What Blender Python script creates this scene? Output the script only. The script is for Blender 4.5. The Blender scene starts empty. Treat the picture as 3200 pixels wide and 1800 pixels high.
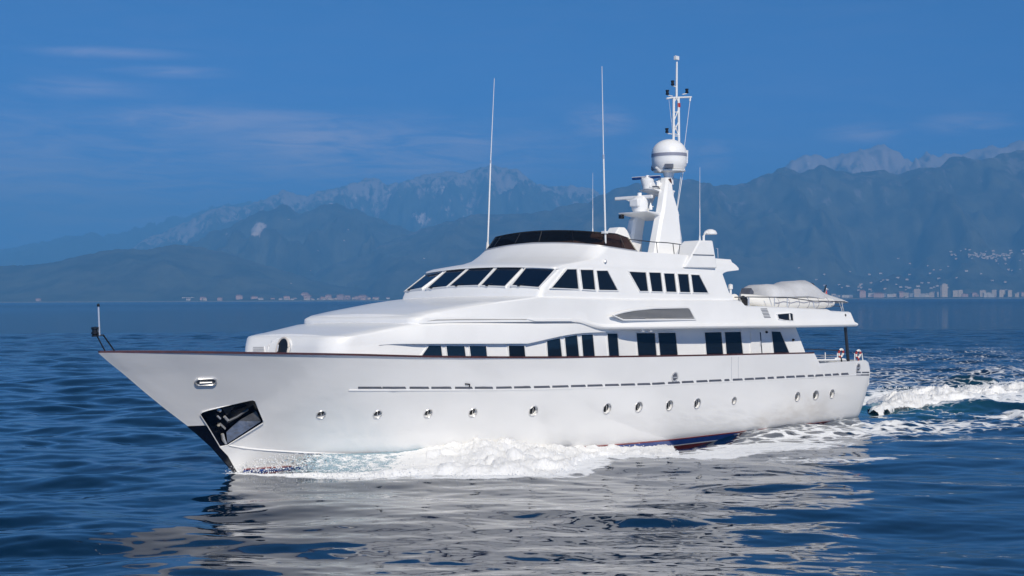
import bpy, bmesh, math, random
import numpy as np
from mathutils import Vector, Matrix
from mathutils.bvhtree import BVHTree

SC = bpy.context.scene
COL = SC.collection
R = math.radians
random.seed(7)
RNG = np.random.default_rng(11)

# ------------------------------------------------------------------ camera, sky, sun
F_PX, CAM_H, HOR, TILT = 4600.0, 5.5, 34.0, 0.0041      # focal length in 3200-px widths, eye height, horizon offset, camera roll
cam = bpy.data.cameras.new("camera")
cam.sensor_width = 36.0
cam.lens = F_PX / 3200.0 * 36.0
cam.shift_y = HOR / 3200.0
cam.clip_start = 0.5
cam.clip_end = 90000.0
cam_ob = bpy.data.objects.new("camera", cam)
COL.objects.link(cam_ob)
cam_ob.matrix_world = Matrix(((1, TILT, 0, 0), (0, 0, -1, 0), (-TILT, 1, 0, CAM_H), (0, 0, 0, 1)))
SC.camera = cam_ob

SUN_EL, SUN_AZ = R(36), math.atan2(0.30, -0.92)
SUN_DIR = Vector((math.sin(SUN_AZ) * math.cos(SUN_EL), math.cos(SUN_AZ) * math.cos(SUN_EL), math.sin(SUN_EL)))
sun = bpy.data.lights.new("sun", 'SUN')
sun.energy = 4.1
sun.angle = R(0.5)
sun.color = (1.0, 0.92, 0.79)
sun_ob = bpy.data.objects.new("sun", sun)
COL.objects.link(sun_ob)
sun_ob.rotation_euler = SUN_DIR.to_track_quat('Z', 'Y').to_euler()
sun_ob.location = SUN_DIR * 200

world = bpy.data.worlds.new("World")
SC.world = world
world.use_nodes = True
SC.view_settings.view_transform = 'Standard'
SC.view_settings.look = 'None'
SC.view_settings.exposure = 0.22
SC.view_settings.gamma = 1.0
SC.cycles.max_bounces = 8
SC.cycles.volume_bounces = 0
SC.cycles.transparent_max_bounces = 16
SC.cycles.caustics_reflective = True
SC.cycles.blur_glossy = 0.4
SC.cycles.caustics_refractive = False
SC.cycles.sample_clamp_indirect = 6.0


class NT:
    """small helper for node trees"""
    def __init__(self, tree):
        self.t = tree

    def n(self, kind, **kw):
        nd = self.t.nodes.new(kind)
        for k, v in kw.items():
            if k.startswith('_'):
                setattr(nd, k[1:], v)
        return nd

    def link(self, a, b):
        self.t.links.new(a, b)

    def val(self, sock, v):
        if isinstance(v, bpy.types.NodeSocket):
            self.link(v, sock)
        else:
            sock.default_value = v

    def math(self, op, a, b=None, c=None, clamp=False):
        nd = self.t.nodes.new('ShaderNodeMath')
        nd.operation = op
        nd.use_clamp = clamp
        self.val(nd.inputs[0], a)
        if b is not None:
            self.val(nd.inputs[1], b)
        if c is not None:
            self.val(nd.inputs[2], c)
        return nd.outputs[0]

    def noise(self, vec, scale, detail=4, rough=0.5, dist=0.0):
        nd = self.t.nodes.new('ShaderNodeTexNoise')
        if vec is not None:
            self.link(vec, nd.inputs['Vector'])
        nd.inputs['Scale'].default_value = scale
        nd.inputs['Detail'].default_value = detail
        nd.inputs['Roughness'].default_value = rough
        nd.inputs['Distortion'].default_value = dist
        return nd.outputs['Fac']

    def ramp(self, fac, stops, interp='LINEAR'):
        nd = self.t.nodes.new('ShaderNodeValToRGB')
        nd.color_ramp.interpolation = interp
        el = nd.color_ramp.elements
        while len(el) > 1:
            el.remove(el[-1])
        for i, (p, c) in enumerate(stops):
            e = el[0] if i == 0 else el.new(p)
            e.position = p
            e.color = (*c, 1) if len(c) == 3 else c
        self.link(fac, nd.inputs[0])
        return nd.outputs[0]

    def mapr(self, v, a, b, c=0.0, d=1.0, smooth=True):
        nd = self.t.nodes.new('ShaderNodeMapRange')
        nd.interpolation_type = 'SMOOTHSTEP' if smooth else 'LINEAR'
        self.val(nd.inputs[0], v)
        for i, x in enumerate((a, b, c, d)):
            nd.inputs[i + 1].default_value = x
        return nd.outputs[0]

    def mix(self, fac, a, b, blend='MIX'):
        nd = self.t.nodes.new('ShaderNodeMix')
        nd.data_type = 'RGBA'
        nd.blend_type = blend
        self.val(nd.inputs[0], fac)
        self.val(nd.inputs[6], a if isinstance(a, bpy.types.NodeSocket) else (*a, 1))
        self.val(nd.inputs[7], b if isinstance(b, bpy.types.NodeSocket) else (*b, 1))
        return nd.outputs[2]

    def mapping(self, vec, loc=(0, 0, 0), rot=(0, 0, 0), sc=(1, 1, 1)):
        nd = self.t.nodes.new('ShaderNodeMapping')
        self.link(vec, nd.inputs[0])
        nd.inputs['Location'].default_value = loc
        nd.inputs['Rotation'].default_value = rot
        nd.inputs['Scale'].default_value = sc
        return nd.outputs[0]


def build_world():
    t = world.node_tree
    t.nodes.clear()
    k = NT(t)
    out = k.n('ShaderNodeOutputWorld')
    bg = k.n('ShaderNodeBackground')
    sky = k.n('ShaderNodeTexSky')
    sky.sky_type = 'NISHITA'
    sky.sun_disc = False
    sky.sun_elevation = SUN_EL
    sky.sun_rotation = SUN_AZ
    sky.altitude = 11000
    sky.air_density = .9
    sky.dust_density = 0.0
    sky.ozone_density = 10.0
    # thin cirrus: wisps placed by direction in the sky
    tc = k.n('ShaderNodeTexCoord')
    sep = k.n('ShaderNodeSeparateXYZ')
    k.link(tc.outputs['Generated'], sep.inputs[0])
    az = k.math('ARCTAN2', sep.outputs[0], sep.outputs[1])
    el = k.math('ARCSINE', sep.outputs[2])
    comb = k.n('ShaderNodeCombineXYZ')
    k.link(az, comb.inputs[0])
    k.link(el, comb.inputs[1])
    vec = comb.outputs[0]
    # azimuth, elevation (rad), half length, half height, tilt, strength
    wisps = [(-0.270, 0.161, .045, .0035, .10, .34), (-0.225, 0.150, .035, .0035, .22, .34), (-0.285, 0.137, .040, .007, .10, .35),
             (-0.215, 0.118, .075, .010, -.10, .55), (-0.130, 0.104, .060, .016, -.22, .8), (-0.075, 0.092, .055, .012, -.12, .75),
             (-0.040, 0.105, .050, .007, .05, .5), (-0.165, 0.122, .050, .005, .12, .5), (0.060, 0.118, .020, .010, -.25, .55),
             (0.105, 0.096, .022, .012, 0, .5), (0.135, 0.094, .012, .010, 0, .55), (0.012, 0.097, .010, .006, 0, .5),
             (-0.10, 0.098, .13, .022, -.16, .62), (-0.28, 0.075, .13, .045, 0, .5), (0.235, 0.108, .025, .006, .2, .5), (0.300, 0.112, .030, .006, .2, .5), (-0.02, 0.088, .03, .008, -.1, .5)]
    tot = None
    for a, e, hl, hh, tl, st in wisps:
        m = k.mapping(vec, loc=(0, 0, 0))
        sub = k.n('ShaderNodeVectorMath', _operation='SUBTRACT')
        k.link(m, sub.inputs[0])
        sub.inputs[1].default_value = (a, e, 0)
        rot = k.mapping(sub.outputs[0], rot=(0, 0, -tl), sc=(1 / hl, 1 / hh, 0))
        ln = k.n('ShaderNodeVectorMath', _operation='LENGTH')
        k.link(rot, ln.inputs[0])
        g = k.math('MULTIPLY', k.mapr(ln.outputs['Value'], 0.0, 1.6, 1, 0), st)
        tot = g if tot is None else k.math('MAXIMUM', tot, g)
    n1 = k.noise(k.mapping(vec, rot=(0, 0, -.12), sc=(16, 110, 1)), 1.0, 8, .66, .9)
    n2 = k.noise(k.mapping(vec, sc=(7, 22, 1)), 1.0, 4, .5)
    nn = k.math('ADD', k.math('MULTIPLY', n1, .7), k.math('MULTIPLY', n2, .5))
    dens = k.math('MULTIPLY', tot, k.mapr(nn, .40, .74), clamp=True)
    base = k.math('MULTIPLY', k.mapr(nn, .45, .95), k.math('ADD', .05, k.math('MULTIPLY', k.mapr(el, .03, .16, 1, 0), k.mapr(az, .3, -.32, .16, .34))))
    dens = k.math('ADD', dens, base, clamp=True)
    clear = k.mix(1.0, sky.outputs[0], (.55, 1.12, 1.0), 'MULTIPLY')     # a clean azure day
    col = k.mix(dens, clear, CLOUD_COL)
    k.link(col, bg.inputs[0])
    bg.inputs[1].default_value = SKY_STRENGTH
    k.link(bg.outputs[0], out.inputs[0])


SKY_STRENGTH = 0.15
CLOUD_COL = (5.2, 4.7, 5.6)
build_world()

# ------------------------------------------------------------------ frames of reference
THETA, ROLL = R(46.2), R(0.7)


def und(px, py):
    dx, dy = px - 1600.0, py - 900.0
    return dx - TILT * dy, dy + TILT * dx - HOR


CT, ST = math.cos(THETA), math.sin(THETA)
ES = np.array([CT, ST, 0.0])
EV0 = np.array([ST, -CT, 0.0])
ZH = np.array([0, 0, 1.0])
EV = EV0 * math.cos(ROLL) + ZH * math.sin(ROLL)
EZ = ZH * math.cos(ROLL) - EV0 * math.sin(ROLL)
_a, _b = und(738, 1485)
_D = F_PX * CAM_H / _b
_SW = np.array([_a / F_PX * _D, _D, 0.0])
_a, _b = und(310, 1102)
_u = (_a / F_PX * _SW[1] - _SW[0]) / (ES[0] - _a / F_PX * ES[1])
ORG = _SW + _u * ES                       # the bow tip, at water level
MM = np.stack([ES, EV, EZ], 1)
MI = np.linalg.inv(MM)
CLOC = MI @ (np.array([0, 0, CAM_H]) - ORG)
YACHT_M = Matrix(((ES[0], -EV[0], EZ[0], ORG[0]), (ES[1], -EV[1], EZ[1], ORG[1]), (ES[2], -EV[2], EZ[2], ORG[2]), (0, 0, 0, 1)))


def P(px, py, v=None, s=None, z=None):
    """yacht coordinates (s aft of the bow, v to port, z up) of a picture point lying on a known plane of the yacht"""
    a, b = und(px, py)
    d = MI @ np.array([a / F_PX, 1.0, -b / F_PX])
    t = (v - CLOC[1]) / d[1] if v is not None else (s - CLOC[0]) / d[0] if s is not None else (z - CLOC[2]) / d[2]
    return CLOC + t * d


def W(px, py, z=0.0):
    """world point on a horizontal plane"""
    a, b = und(px, py)
    Y = F_PX * (CAM_H - z) / b
    return np.array([a / F_PX * Y, Y, z])


def BG(px, py, Y):
    a, b = und(px, py)
    return np.array([a / F_PX * Y, Y, CAM_H - b / F_PX * Y])


def to_local(w):
    return (np.asarray(w) - ORG) @ MI.T


def to_world(l):
    return ORG + np.asarray(l) @ MM.T


def tab(*pairs):
    xs = [p[0] for p in pairs]
    ys = [p[1] for p in pairs]
    return lambda s: np.interp(s, xs, ys)


def stab(*pairs):
    """smooth (monotone cubic) table"""
    xs = np.array([p[0] for p in pairs], float)
    ys = np.array([p[1] for p in pairs], float)
    h = np.diff(xs)
    d = np.diff(ys) / h
    m = np.zeros_like(ys)
    m[0], m[-1] = d[0], d[-1]
    for i in range(1, len(xs) - 1):
        m[i] = 0 if d[i - 1] * d[i] <= 0 else (2 * d[i - 1] * d[i] / (d[i - 1] + d[i]))

    def f(s):
        s = np.clip(np.asarray(s, float), xs[0], xs[-1])
        i = np.clip(np.searchsorted(xs, s) - 1, 0, len(h) - 1)
        t = (s - xs[i]) / h[i]
        return (ys[i] * (1 + 2 * t) * (1 - t) ** 2 + m[i] * h[i] * t * (1 - t) ** 2
                + ys[i + 1] * t * t * (3 - 2 * t) + m[i + 1] * h[i] * t * t * (t - 1))
    return f


def zline(pts, v, smooth=False):
    """height along the ship of a line seen in the picture, for a surface at half-breadth v (number or function of s)"""
    q = []
    for px, py in pts:
        vv = v if not callable(v) else 3.0
        p = P(px, py, v=vv)
        if callable(v):
            for _ in range(12):
                p = P(px, py, v=float(v(p[0])))
        q.append((p[0], p[2]))
    q.sort()
    return (stab if smooth else tab)(*q)


def sm(a, b, x):
    t = np.clip((np.asarray(x, float) - a) / (b - a), 0, 1)
    return t * t * (3 - 2 * t)


# numpy value noise
def _hash(i, j, k):
    h = (i * 374761393 + j * 668265263 + k * 2147483647 + 12345) & 0xFFFFFFFF
    h = ((h ^ (h >> 13)) * 1274126177) & 0xFFFFFFFF
    return ((h ^ (h >> 16)) & 0xFFFF) / 65535.0


def vnoise(x, y, z=0.0):
    x, y = np.broadcast_arrays(np.asarray(x, float), np.asarray(y, float))
    z = np.broadcast_to(np.asarray(z, float), x.shape)
    i, j, k = np.floor(x).astype(np.int64), np.floor(y).astype(np.int64), np.floor(z).astype(np.int64)
    fx, fy, fz = x - i, y - j, z - k
    fx, fy, fz = (f * f * f * (f * (f * 6 - 15) + 10) for f in (fx, fy, fz))
    r = 0
    for a in (0, 1):
        for b in (0, 1):
            for c in (0, 1):
                w = (fx if a else 1 - fx) * (fy if b else 1 - fy) * (fz if c else 1 - fz)
                r = r + w * _hash(i + a, j + b, k + c)
    return r * 2 - 1


def fbm(x, y, z=0.0, o=4, g=.5):
    r, a, f = 0, 1.0, 1.0
    for q in range(o):
        r = r + a * vnoise(np.asarray(x) * f + 13.7 * q, np.asarray(y) * f + 7.1 * q, np.asarray(z) * f)
        a *= g
        f *= 2.03
    return r


# ------------------------------------------------------------------ materials
MAT = {}


def mat(name, col, rough=.4, metal=0.0, spec=.5, coat=0.0, bump=None, vary=None, alpha=None):
    m = bpy.data.materials.new(name)
    m.use_nodes = True
    k = NT(m.node_tree)
    p = m.node_tree.nodes['Principled BSDF']
    p.inputs['Base Color'].default_value = (*col, 1)
    p.inputs['Roughness'].default_value = rough
    p.inputs['Metallic'].default_value = metal
    p.inputs['Specular IOR Level'].default_value = spec
    p.inputs['Coat Weight'].default_value = coat
    p.inputs['Coat Roughness'].default_value = .05
    tc = k.n('ShaderNodeTexCoord').outputs['Object']
    if vary:
        sc, amt = vary
        f = k.noise(tc, sc, 5, .6)
        k.link(k.mix(k.mapr(f, .3, .7), tuple(c * (1 - amt) for c in col), tuple(min(1, c * (1 + amt * .5)) for c in col)), p.inputs['Base Color'])
    if bump:
        sc, st, dist = bump
        b = k.n('ShaderNodeBump')
        b.inputs['Strength'].default_value = st
        b.inputs['Distance'].default_value = dist
        k.link(k.noise(tc, sc, 3, .5), b.inputs['Height'])
        k.link(b.outputs[0], p.inputs['Normal'])
    if alpha is not None:
        p.inputs['Alpha'].default_value = alpha
    MAT[name] = m
    return m


mat('white_paint', (.86, .86, .85), .35, coat=.12, bump=(.7, .25, .02), vary=(.6, .03))
mat('trim_white', (.80, .80, .79), .3, vary=(3, .03))
mat('dark_glass', (.006, .009, .014), .03, spec=.55, bump=(.9, .08, .02))
mat('front_glass', (.003, .008, .022), .03, spec=.5, bump=(.7, .08, .02))
mat('brown_varnish', (.085, .030, .022), .25, coat=.5, vary=(4, .3))
mat('steel', (.66, .66, .66), .32, metal=.55)
mat('dark_steel', (.06, .065, .075), .3, metal=.6)
mat('black_plastic', (.008, .008, .010), .35)
mat('grey_slot', (.10, .11, .14), .35, vary=(3, .2))
mat('grey_band', (.26, .27, .34), .4)
mat('boot_blue', (.03, .085, .34), .25, vary=(1.5, .2))
mat('boot_red', (.30, .035, .025), .35, vary=(1.5, .25))
mat('antifouling', (.16, .02, .022), .5, vary=(1, .3))
mat('stem_dark', (.004, .005, .012), .16, spec=.6, vary=(2, .3))
mat('pocket_steel', (.20, .21, .23), .28, metal=.6, bump=(3.5, .5, .06), vary=(2.5, .5))
mat('cover_grey', (.56, .57, .59), .75, bump=(3, .4, .05), vary=(2, .08))
mat('tube_white', (.74, .73, .70), .45, bump=(2, .3, .03))
mat('lifebuoy_red', (.40, .03, .025), .5)
mat('radar_blue', (.01, .04, .17), .3)
mat('louvre_grey', (.50, .49, .47), .4, vary=(2, .06))
mat('cream_trim', (.62, .57, .52), .5)
mat('rope', (.75, .76, .78), .6)


def hull_mat():
    """white gelcoat with a faint exhaust stain low on the quarter"""
    m = mat('hull_paint', (.80, .80, .80), .2, coat=.65)
    k = NT(m.node_tree)
    p = m.node_tree.nodes['Principled BSDF']
    tc = k.n('ShaderNodeTexCoord').outputs['Object']
    b = k.n('ShaderNodeBump')
    b.inputs['Strength'].default_value = .35
    b.inputs['Distance'].default_value = .05
    k.link(k.noise(k.mapping(tc, sc=(.5, 1, 1.2)), .9, 3, .5), b.inputs['Height'])
    k.link(b.outputs[0], p.inputs['Normal'])
    sep = k.n('ShaderNodeSeparateXYZ')
    k.link(tc, sep.inputs[0])
    along = k.math('MULTIPLY', k.mapr(sep.outputs[0], 27.4, 29.3), k.mapr(sep.outputs[0], 31, 36.5, 1, 0))
    low = k.mapr(k.math('SUBTRACT', sep.outputs[2], k.math('MULTIPLY', k.mapr(sep.outputs[0], 27.5, 33, 0, 1, False), .8)), .15, 1.1, 1, 0)
    nz = k.mapr(k.noise(k.mapping(tc, rot=(0, .35, 0), sc=(.6, 1, 1.6)), 1.0, 5, .6), .35, .72)
    st = k.math('MULTIPLY', k.math('MULTIPLY', along, low), k.math('ADD', k.math('MULTIPLY', nz, .6), .2))
    clean = k.mix(k.mapr(k.noise(k.mapping(tc, sc=(.4, 1, .7)), 1.0, 5, .6), .3, .7), (.79, .79, .785), (.825, .825, .82))
    k.link(k.mix(k.math('MULTIPLY', st, .75), clean, (.48, .43, .37)), p.inputs['Base Color'])


hull_mat()


def tint_mat():
    m = bpy.data.materials.new('tinted_screen')
    m.use_nodes = True
    k = NT(m.node_tree)
    p = m.node_tree.nodes['Principled BSDF']
    p.inputs['Base Color'].default_value = (.006, .005, .006, 1)
    p.inputs['Roughness'].default_value = .06
    tr = k.n('ShaderNodeBsdfTransparent')
    tr.inputs[0].default_value = (.40, .31, .28, 1)
    mx = k.n('ShaderNodeMixShader')
    mx.inputs[0].default_value = .40
    k.link(tr.outputs[0], mx.inputs[1])
    k.link(p.outputs[0], mx.inputs[2])
    k.link(mx.outputs[0], m.node_tree.nodes['Material Output'].inputs[0])
    MAT['tinted_screen'] = m


tint_mat()


# ------------------------------------------------------------------ mesh builders (yacht coordinates s, v, z)
def props(o, label=None, cat=None, group=None, kind=None):
    for key, val in (('label', label), ('category', cat), ('group', group), ('kind', kind)):
        if val:
            o[key] = val
    return o


def link_mesh(name, V, Fc, material, parent=None, sharp=35, bevel=0.0, local=True, smooth=True, recalc=True):
    me = bpy.data.meshes.new(name)
    if local:
        V = [(p[0], -p[1], p[2]) for p in V]
    bm = bmesh.new()
    vs = [bm.verts.new(p) for p in V]
    for f in Fc:
        ids = list(dict.fromkeys(f))
        if len(ids) >= 3:
            try:
                bm.faces.new([vs[i] for i in ids])
            except ValueError:
                pass
    bmesh.ops.remove_doubles(bm, verts=bm.verts, dist=1e-5)
    if recalc:
        bmesh.ops.recalc_face_normals(bm, faces=bm.faces)
    finish(bm, sharp, smooth)
    bm.to_mesh(me)
    bm.free()
    o = bpy.data.objects.new(name, me)
    COL.objects.link(o)
    mats = material if isinstance(material, (list, tuple)) else [material]
    for m in mats:
        me.materials.append(MAT[m])
    if parent:
        o.parent = parent
    if bevel:
        b = o.modifiers.new('bevel', 'BEVEL')
        b.width = bevel
        b.segments = 2
        b.limit_method = 'ANGLE'
        b.angle_limit = R(30)
    return o


def finish(bm, sharp, smooth):
    bm.normal_update()
    ca = math.cos(R(sharp))
    for f in bm.faces:
        f.smooth = smooth
    for e in bm.edges:
        if len(e.link_faces) == 2 and e.link_faces[0].normal.dot(e.link_faces[1].normal) < ca:
            e.smooth = False


class MB:
    def __init__(self):
        self.V, self.F = [], []

    def add(self, V, Fc):
        b = len(self.V)
        self.V += [tuple(map(float, p)) for p in V]
        self.F += [tuple(b + i for i in f) for f in Fc]
        return self

    def box(self, c, size, rot=None):
        c = np.array(c, float)
        h = np.array(size, float) / 2
        Rm = np.eye(3) if rot is None else np.array(Matrix.Rotation(rot[0], 3, 'X') @ Matrix.Rotation(rot[1], 3, 'Y') @ Matrix.Rotation(rot[2], 3, 'Z'))
        V = [c + Rm @ (h * np.array([x, y, z])) for x in (-1, 1) for y in (-1, 1) for z in (-1, 1)]
        return self.add(V, [(0, 1, 3, 2), (4, 6, 7, 5), (0, 4, 5, 1), (2, 3, 7, 6), (0, 2, 6, 4), (1, 5, 7, 3)])

    def tube(self, pts, r, n=8, closed=False):
        pts = [np.array(p, float) for p in pts]
        rs = r if isinstance(r, (list, tuple)) else [r] * len(pts)
        m = len(pts)
        V, Fc = [], []
        up = np.array([0.13, 0.21, .97])
        for i, p in enumerate(pts):
            a = pts[(i - 1) % m] if (closed or i > 0) else p
            b = pts[(i + 1) % m] if (closed or i < m - 1) else p
            t = b - a
            t /= np.linalg.norm(t) + 1e-12
            q = up if abs(t @ up) < .95 else np.array([1.0, 0, 0])
            x = np.cross(t, q)
            x /= np.linalg.norm(x)
            y = np.cross(t, x)
            for j in range(n):
                g = 2 * math.pi * j / n
                V.append(p + rs[i] * (math.cos(g) * x + math.sin(g) * y))
        for i in range(m if closed else m - 1):
            for j in range(n):
                Fc.append((i * n + j, i * n + (j + 1) % n, ((i + 1) % m) * n + (j + 1) % n, ((i + 1) % m) * n + j))
        if not closed:
            Fc.append(tuple(range(n)))
            Fc.append(tuple((m - 1) * n + j for j in range(n)))
        return self.add(V, Fc)

    def lathe(self, c, prof, n=20, axis=(0, 0, 1)):
        """prof: (radius, height) pairs from bottom to top"""
        c = np.array(c, float)
        ax = np.array(axis, float)
        ax /= np.linalg.norm(ax)
        q = np.array([1.0, 0, 0]) if abs(ax[0]) < .9 else np.array([0, 1.0, 0])
        x = np.cross(ax, q)
        x /= np.linalg.norm(x)
        y = np.cross(ax, x)
        V, Fc = [], []
        for r, h in prof:
            for j in range(n):
                g = 2 * math.pi * j / n
                V.append(c + ax * h + max(r, 1e-4) * (math.cos(g) * x + math.sin(g) * y))
        for i in range(len(prof) - 1):
            for j in range(n):
                Fc.append((i * n + j, i * n + (j + 1) % n, (i + 1) * n + (j + 1) % n, (i + 1) * n + j))
        Fc.append(tuple(range(n)))
        Fc.append(tuple((len(prof) - 1) * n + j for j in range(n)))
        return self.add(V, Fc)

    def prism(self, poly, vec):
        n = len(poly)
        a = [np.array(p, float) for p in poly]
        b = [p + np.array(vec, float) for p in a]
        return self.add(a + b, [tuple(range(n)), tuple(range(2 * n - 1, n - 1, -1))] + [(i, (i + 1) % n, n + (i + 1) % n, n + i) for i in range(n)])

    def loft(self, rings, closed=False, cap=True):
        m = len(rings[0])
        V = [p for r in rings for p in r]
        Fc = []
        for i in range(len(rings) - 1):
            for j in range(m if closed else m - 1):
                Fc.append((i * m + j, i * m + (j + 1) % m, (i + 1) * m + (j + 1) % m, (i + 1) * m + j))
        if cap and closed:
            Fc.append(tuple(range(m)))
            Fc.append(tuple((len(rings) - 1) * m + j for j in range(m)))
        return self.add(V, Fc)

    def build(self, name, material, parent=None, **kw):
        return link_mesh(name, self.V, self.F, material, parent, **kw)


def empty(name, matrix=None, parent=None):
    o = bpy.data.objects.new(name, None)
    COL.objects.link(o)
    if matrix is not None:
        o.matrix_world = matrix
    if parent:
        o.parent = parent
    o.empty_display_size = .3
    return o


class Body:
    """remembers the faces of a surface so that fittings can be set on it"""
    def __init__(self, V, Fc):
        self.b = BVHTree.FromPolygons([tuple(p) for p in V], [f for f in Fc], epsilon=1e-6)

    def hit(self, px, py):
        a, b = und(px, py)
        d = MI @ np.array([a / F_PX, 1.0, -b / F_PX])
        d /= np.linalg.norm(d)
        loc, nor, idx, dist = self.b.ray_cast(Vector(CLOC), Vector(d))
        if loc is None:                     # just off the edge: the nearest point of the surface
            t0 = 45.0
            for _ in range(6):
                loc, nor, idx, dist = self.b.find_nearest(Vector(CLOC + d * t0))
                t0 = float((np.array(loc) - CLOC) @ d)
            print('edge', px, py, round(dist, 3))
        n = np.array(nor)
        if n @ d > 0:
            n = -n
        return np.array(loc), n


# ------------------------------------------------------------------ the yacht
yacht = empty('motor_yacht', YACHT_M)
props(yacht, 'large white three deck motor yacht under way at sea, foam along its side', 'yacht')

hbD = stab((0, .02), (.3, .28), (1, .75), (2.5, 1.55), (5, 2.48), (7.5, 3.08), (10, 3.45), (13, 3.70), (17, 3.85), (26, 3.85), (32, 3.7), (38.5, 3.4))
hbW = stab((0, .02), (1.5, .33), (3, .72), (7, 1.75), (12, 2.62), (17, 3.12), (24, 3.3), (29, 3.25), (33, 3.08))
stem_pts = [P(x, y, v=0) for x, y in ((306, 1103), (340, 1133), (385, 1169), (461, 1234), (519, 1281), (593, 1337), (654, 1389), (712, 1456), (738, 1485))]
_st = sorted((p[2], p[0]) for p in stem_pts)
_st = [(-1.2, _st[0][1] + 1.6)] + _st
s_stem = tab(*_st)
_tr = sorted((P(x, y, v=v)[2], P(x, y, v=v)[0]) for x, y, v in ((2702, 1127, 3.35), (2712, 1132, 3.35), (2718, 1152, 3.35), (2717, 1172, 3.32), (2684, 1302, 3.05)))
_tr = [(-1.2, _tr[0][1] - .6)] + _tr + [(4.5, _tr[-1][1])]
s_trans = tab(*_tr)
sheer_pts = ((330, 1102.5), (550, 1103.5), (830, 1106.5), (1100, 1111), (1350, 1117), (1600, 1119), (1830, 1118), (2100, 1114.5), (2420, 1107.5), (2537, 1105))
z_sheer_a = zline(sheer_pts, hbD, True)
S_STEP = P(2540, 1105, v=3.6)[0]
Z_AFT = P(2640, 1129, v=3.4)[2]
S_STEP2 = P(2549, 1131, v=3.6)[0]


def z_sheer(s):
    s = np.asarray(s, float)
    t = np.clip((s - S_STEP) / (S_STEP2 - S_STEP), 0, 1)
    return z_sheer_a(s) * (1 - t) + Z_AFT * t


def hull_v(s, z):
    """half-breadth of the hull at station s and height z"""
    zs = z_sheer(np.maximum(s, .01))
    d = np.maximum(s - s_stem(z), 0)
    a = np.clip(z / zs, -.35, 1.0)
    p = np.interp(s, [0, 8, 16, 26, 38], [1.15, .95, .72, .60, .60])
    g = np.where(a >= 0, np.abs(a) ** p, 0)
    w, dk = hbW(d), hbD(np.minimum(d, 60))
    v = w + (dk - w) * g
    v = np.where(a < 0, v * np.clip(1 + a * .9, .05, 1), v)
    # rounded quarter at the transom
    e = np.clip((s - (s_trans(z) - .35)) / .35, 0, 1)
    return v - .35 * (1 - np.sqrt(np.clip(1 - e * e, 0, 1)))


def build_hull():
    nr, nz = 150, 34
    rr = np.linspace(0, 1, nr) ** 1.35
    rr[-6:] = 1 - np.array([.018, .009, .006, .0035, .0012, 0])
    tt = np.linspace(0, 1, nz)
    V, Fc = [], []
    rows = []
    for t in tt:
        row = []
        # sheer height depends on s: iterate
        for r in rr:
            s = r * 38
            for _ in range(4):
                z = -1.1 + (float(z_sheer(max(s, .02))) + 1.1) * t
                a, b = float(s_stem(z)), float(s_trans(z))
                s = a + r * (b - a)
            row.append((s, float(hull_v(s, z)), z))
        rows.append(row)
    m = MB()
    # port and starboard shells as one closed ring per level: port aft -> bow -> starboard aft
    top = rows[-1]
    rings = [[(s, v, z) for s, v, z in reversed(row)] + [(s, -v, z) for s, v, z in row[1:]] for row in rows]
    inner = [(max(s, .35), max(v - .14, .01), z) for s, v, z in top]
    inner[0] = (.45, .01, top[0][2])
    deck = []
    for s, v, z in inner:
        dz = min(.9, .05 + .17 * max(0, s - .45)) if s < S_STEP else .45
        deck.append((s, max(.005, min(v, float(hull_v(s, z - dz)) - .06)), z - dz))
    for q in (inner, deck):
        rings.append([(s, v, z) for s, v, z in reversed(q)] + [(s, -v, z) for s, v, z in q[1:]])
    m.loft(rings, closed=True, cap=False)
    M_ = len(rings[0])
    n0 = (len(rings) - 1) * M_
    half = nr
    for q in (0, n0):                      # keel and deck closures, strip by strip
        for i in range(half - 1):
            m.F.append((q + i, q + i + 1, q + M_ - 2 - i, q + M_ - 1 - i))
    return m


hull_mb = build_hull()
HULL = Body(hull_mb.V, hull_mb.F)


def frame_of(n):
    n = n / np.linalg.norm(n)
    up = np.array([0, 0, 1.0])
    x = np.cross(up, n)
    x /= np.linalg.norm(x)
    y = np.cross(n, x)
    return x, y, n


# cut-outs: anchor pocket and portholes
pocket_px = [(625.2, 1295), (630.5, 1287), (647, 1281.6), (780, 1252.5), (790, 1251), (798, 1255), (823, 1314), (821.5, 1320), (712, 1391.5), (703, 1394), (688, 1397.5), (650, 1333)]
port_px = [(1003.7, 1295.6, .15), (1180, 1294.4, .15), (1338, 1292, .155), (1478, 1289.4, .16), (1667, 1284.4, .19), (1897, 1277, .20), (1996, 1272, .20), (2092, 1267, .20),
           (2179, 1261, .20), (2294, 1252, .15), (2492, 1239.7, .20), (2549, 1234.7, .20), (2600, 1231, .20)]


def boolean_cut(o, cutters):
    bpy.context.view_layer.update()
    cu = MB()
    for c in cutters:
        cu.add(c.V, c.F)
    co = cu.build('cutter', 'white_paint', None, smooth=False)
    co.matrix_world = o.matrix_world.copy()
    md = o.modifiers.new('cut', 'BOOLEAN')
    md.operation = 'DIFFERENCE'
    md.solver = 'EXACT'
    md.object = co
    bpy.context.view_layer.update()
    dg = bpy.context.evaluated_depsgraph_get()
    me = bpy.data.meshes.new_from_object(o.evaluated_get(dg))
    o.modifiers.clear()
    old = o.data
    o.data = me
    bm = bmesh.new()
    bm.from_mesh(me)
    finish(bm, 32, True)
    bm.to_mesh(me)
    bm.free()
    bpy.data.objects.remove(co)
    bpy.data.meshes.remove(old)


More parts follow.
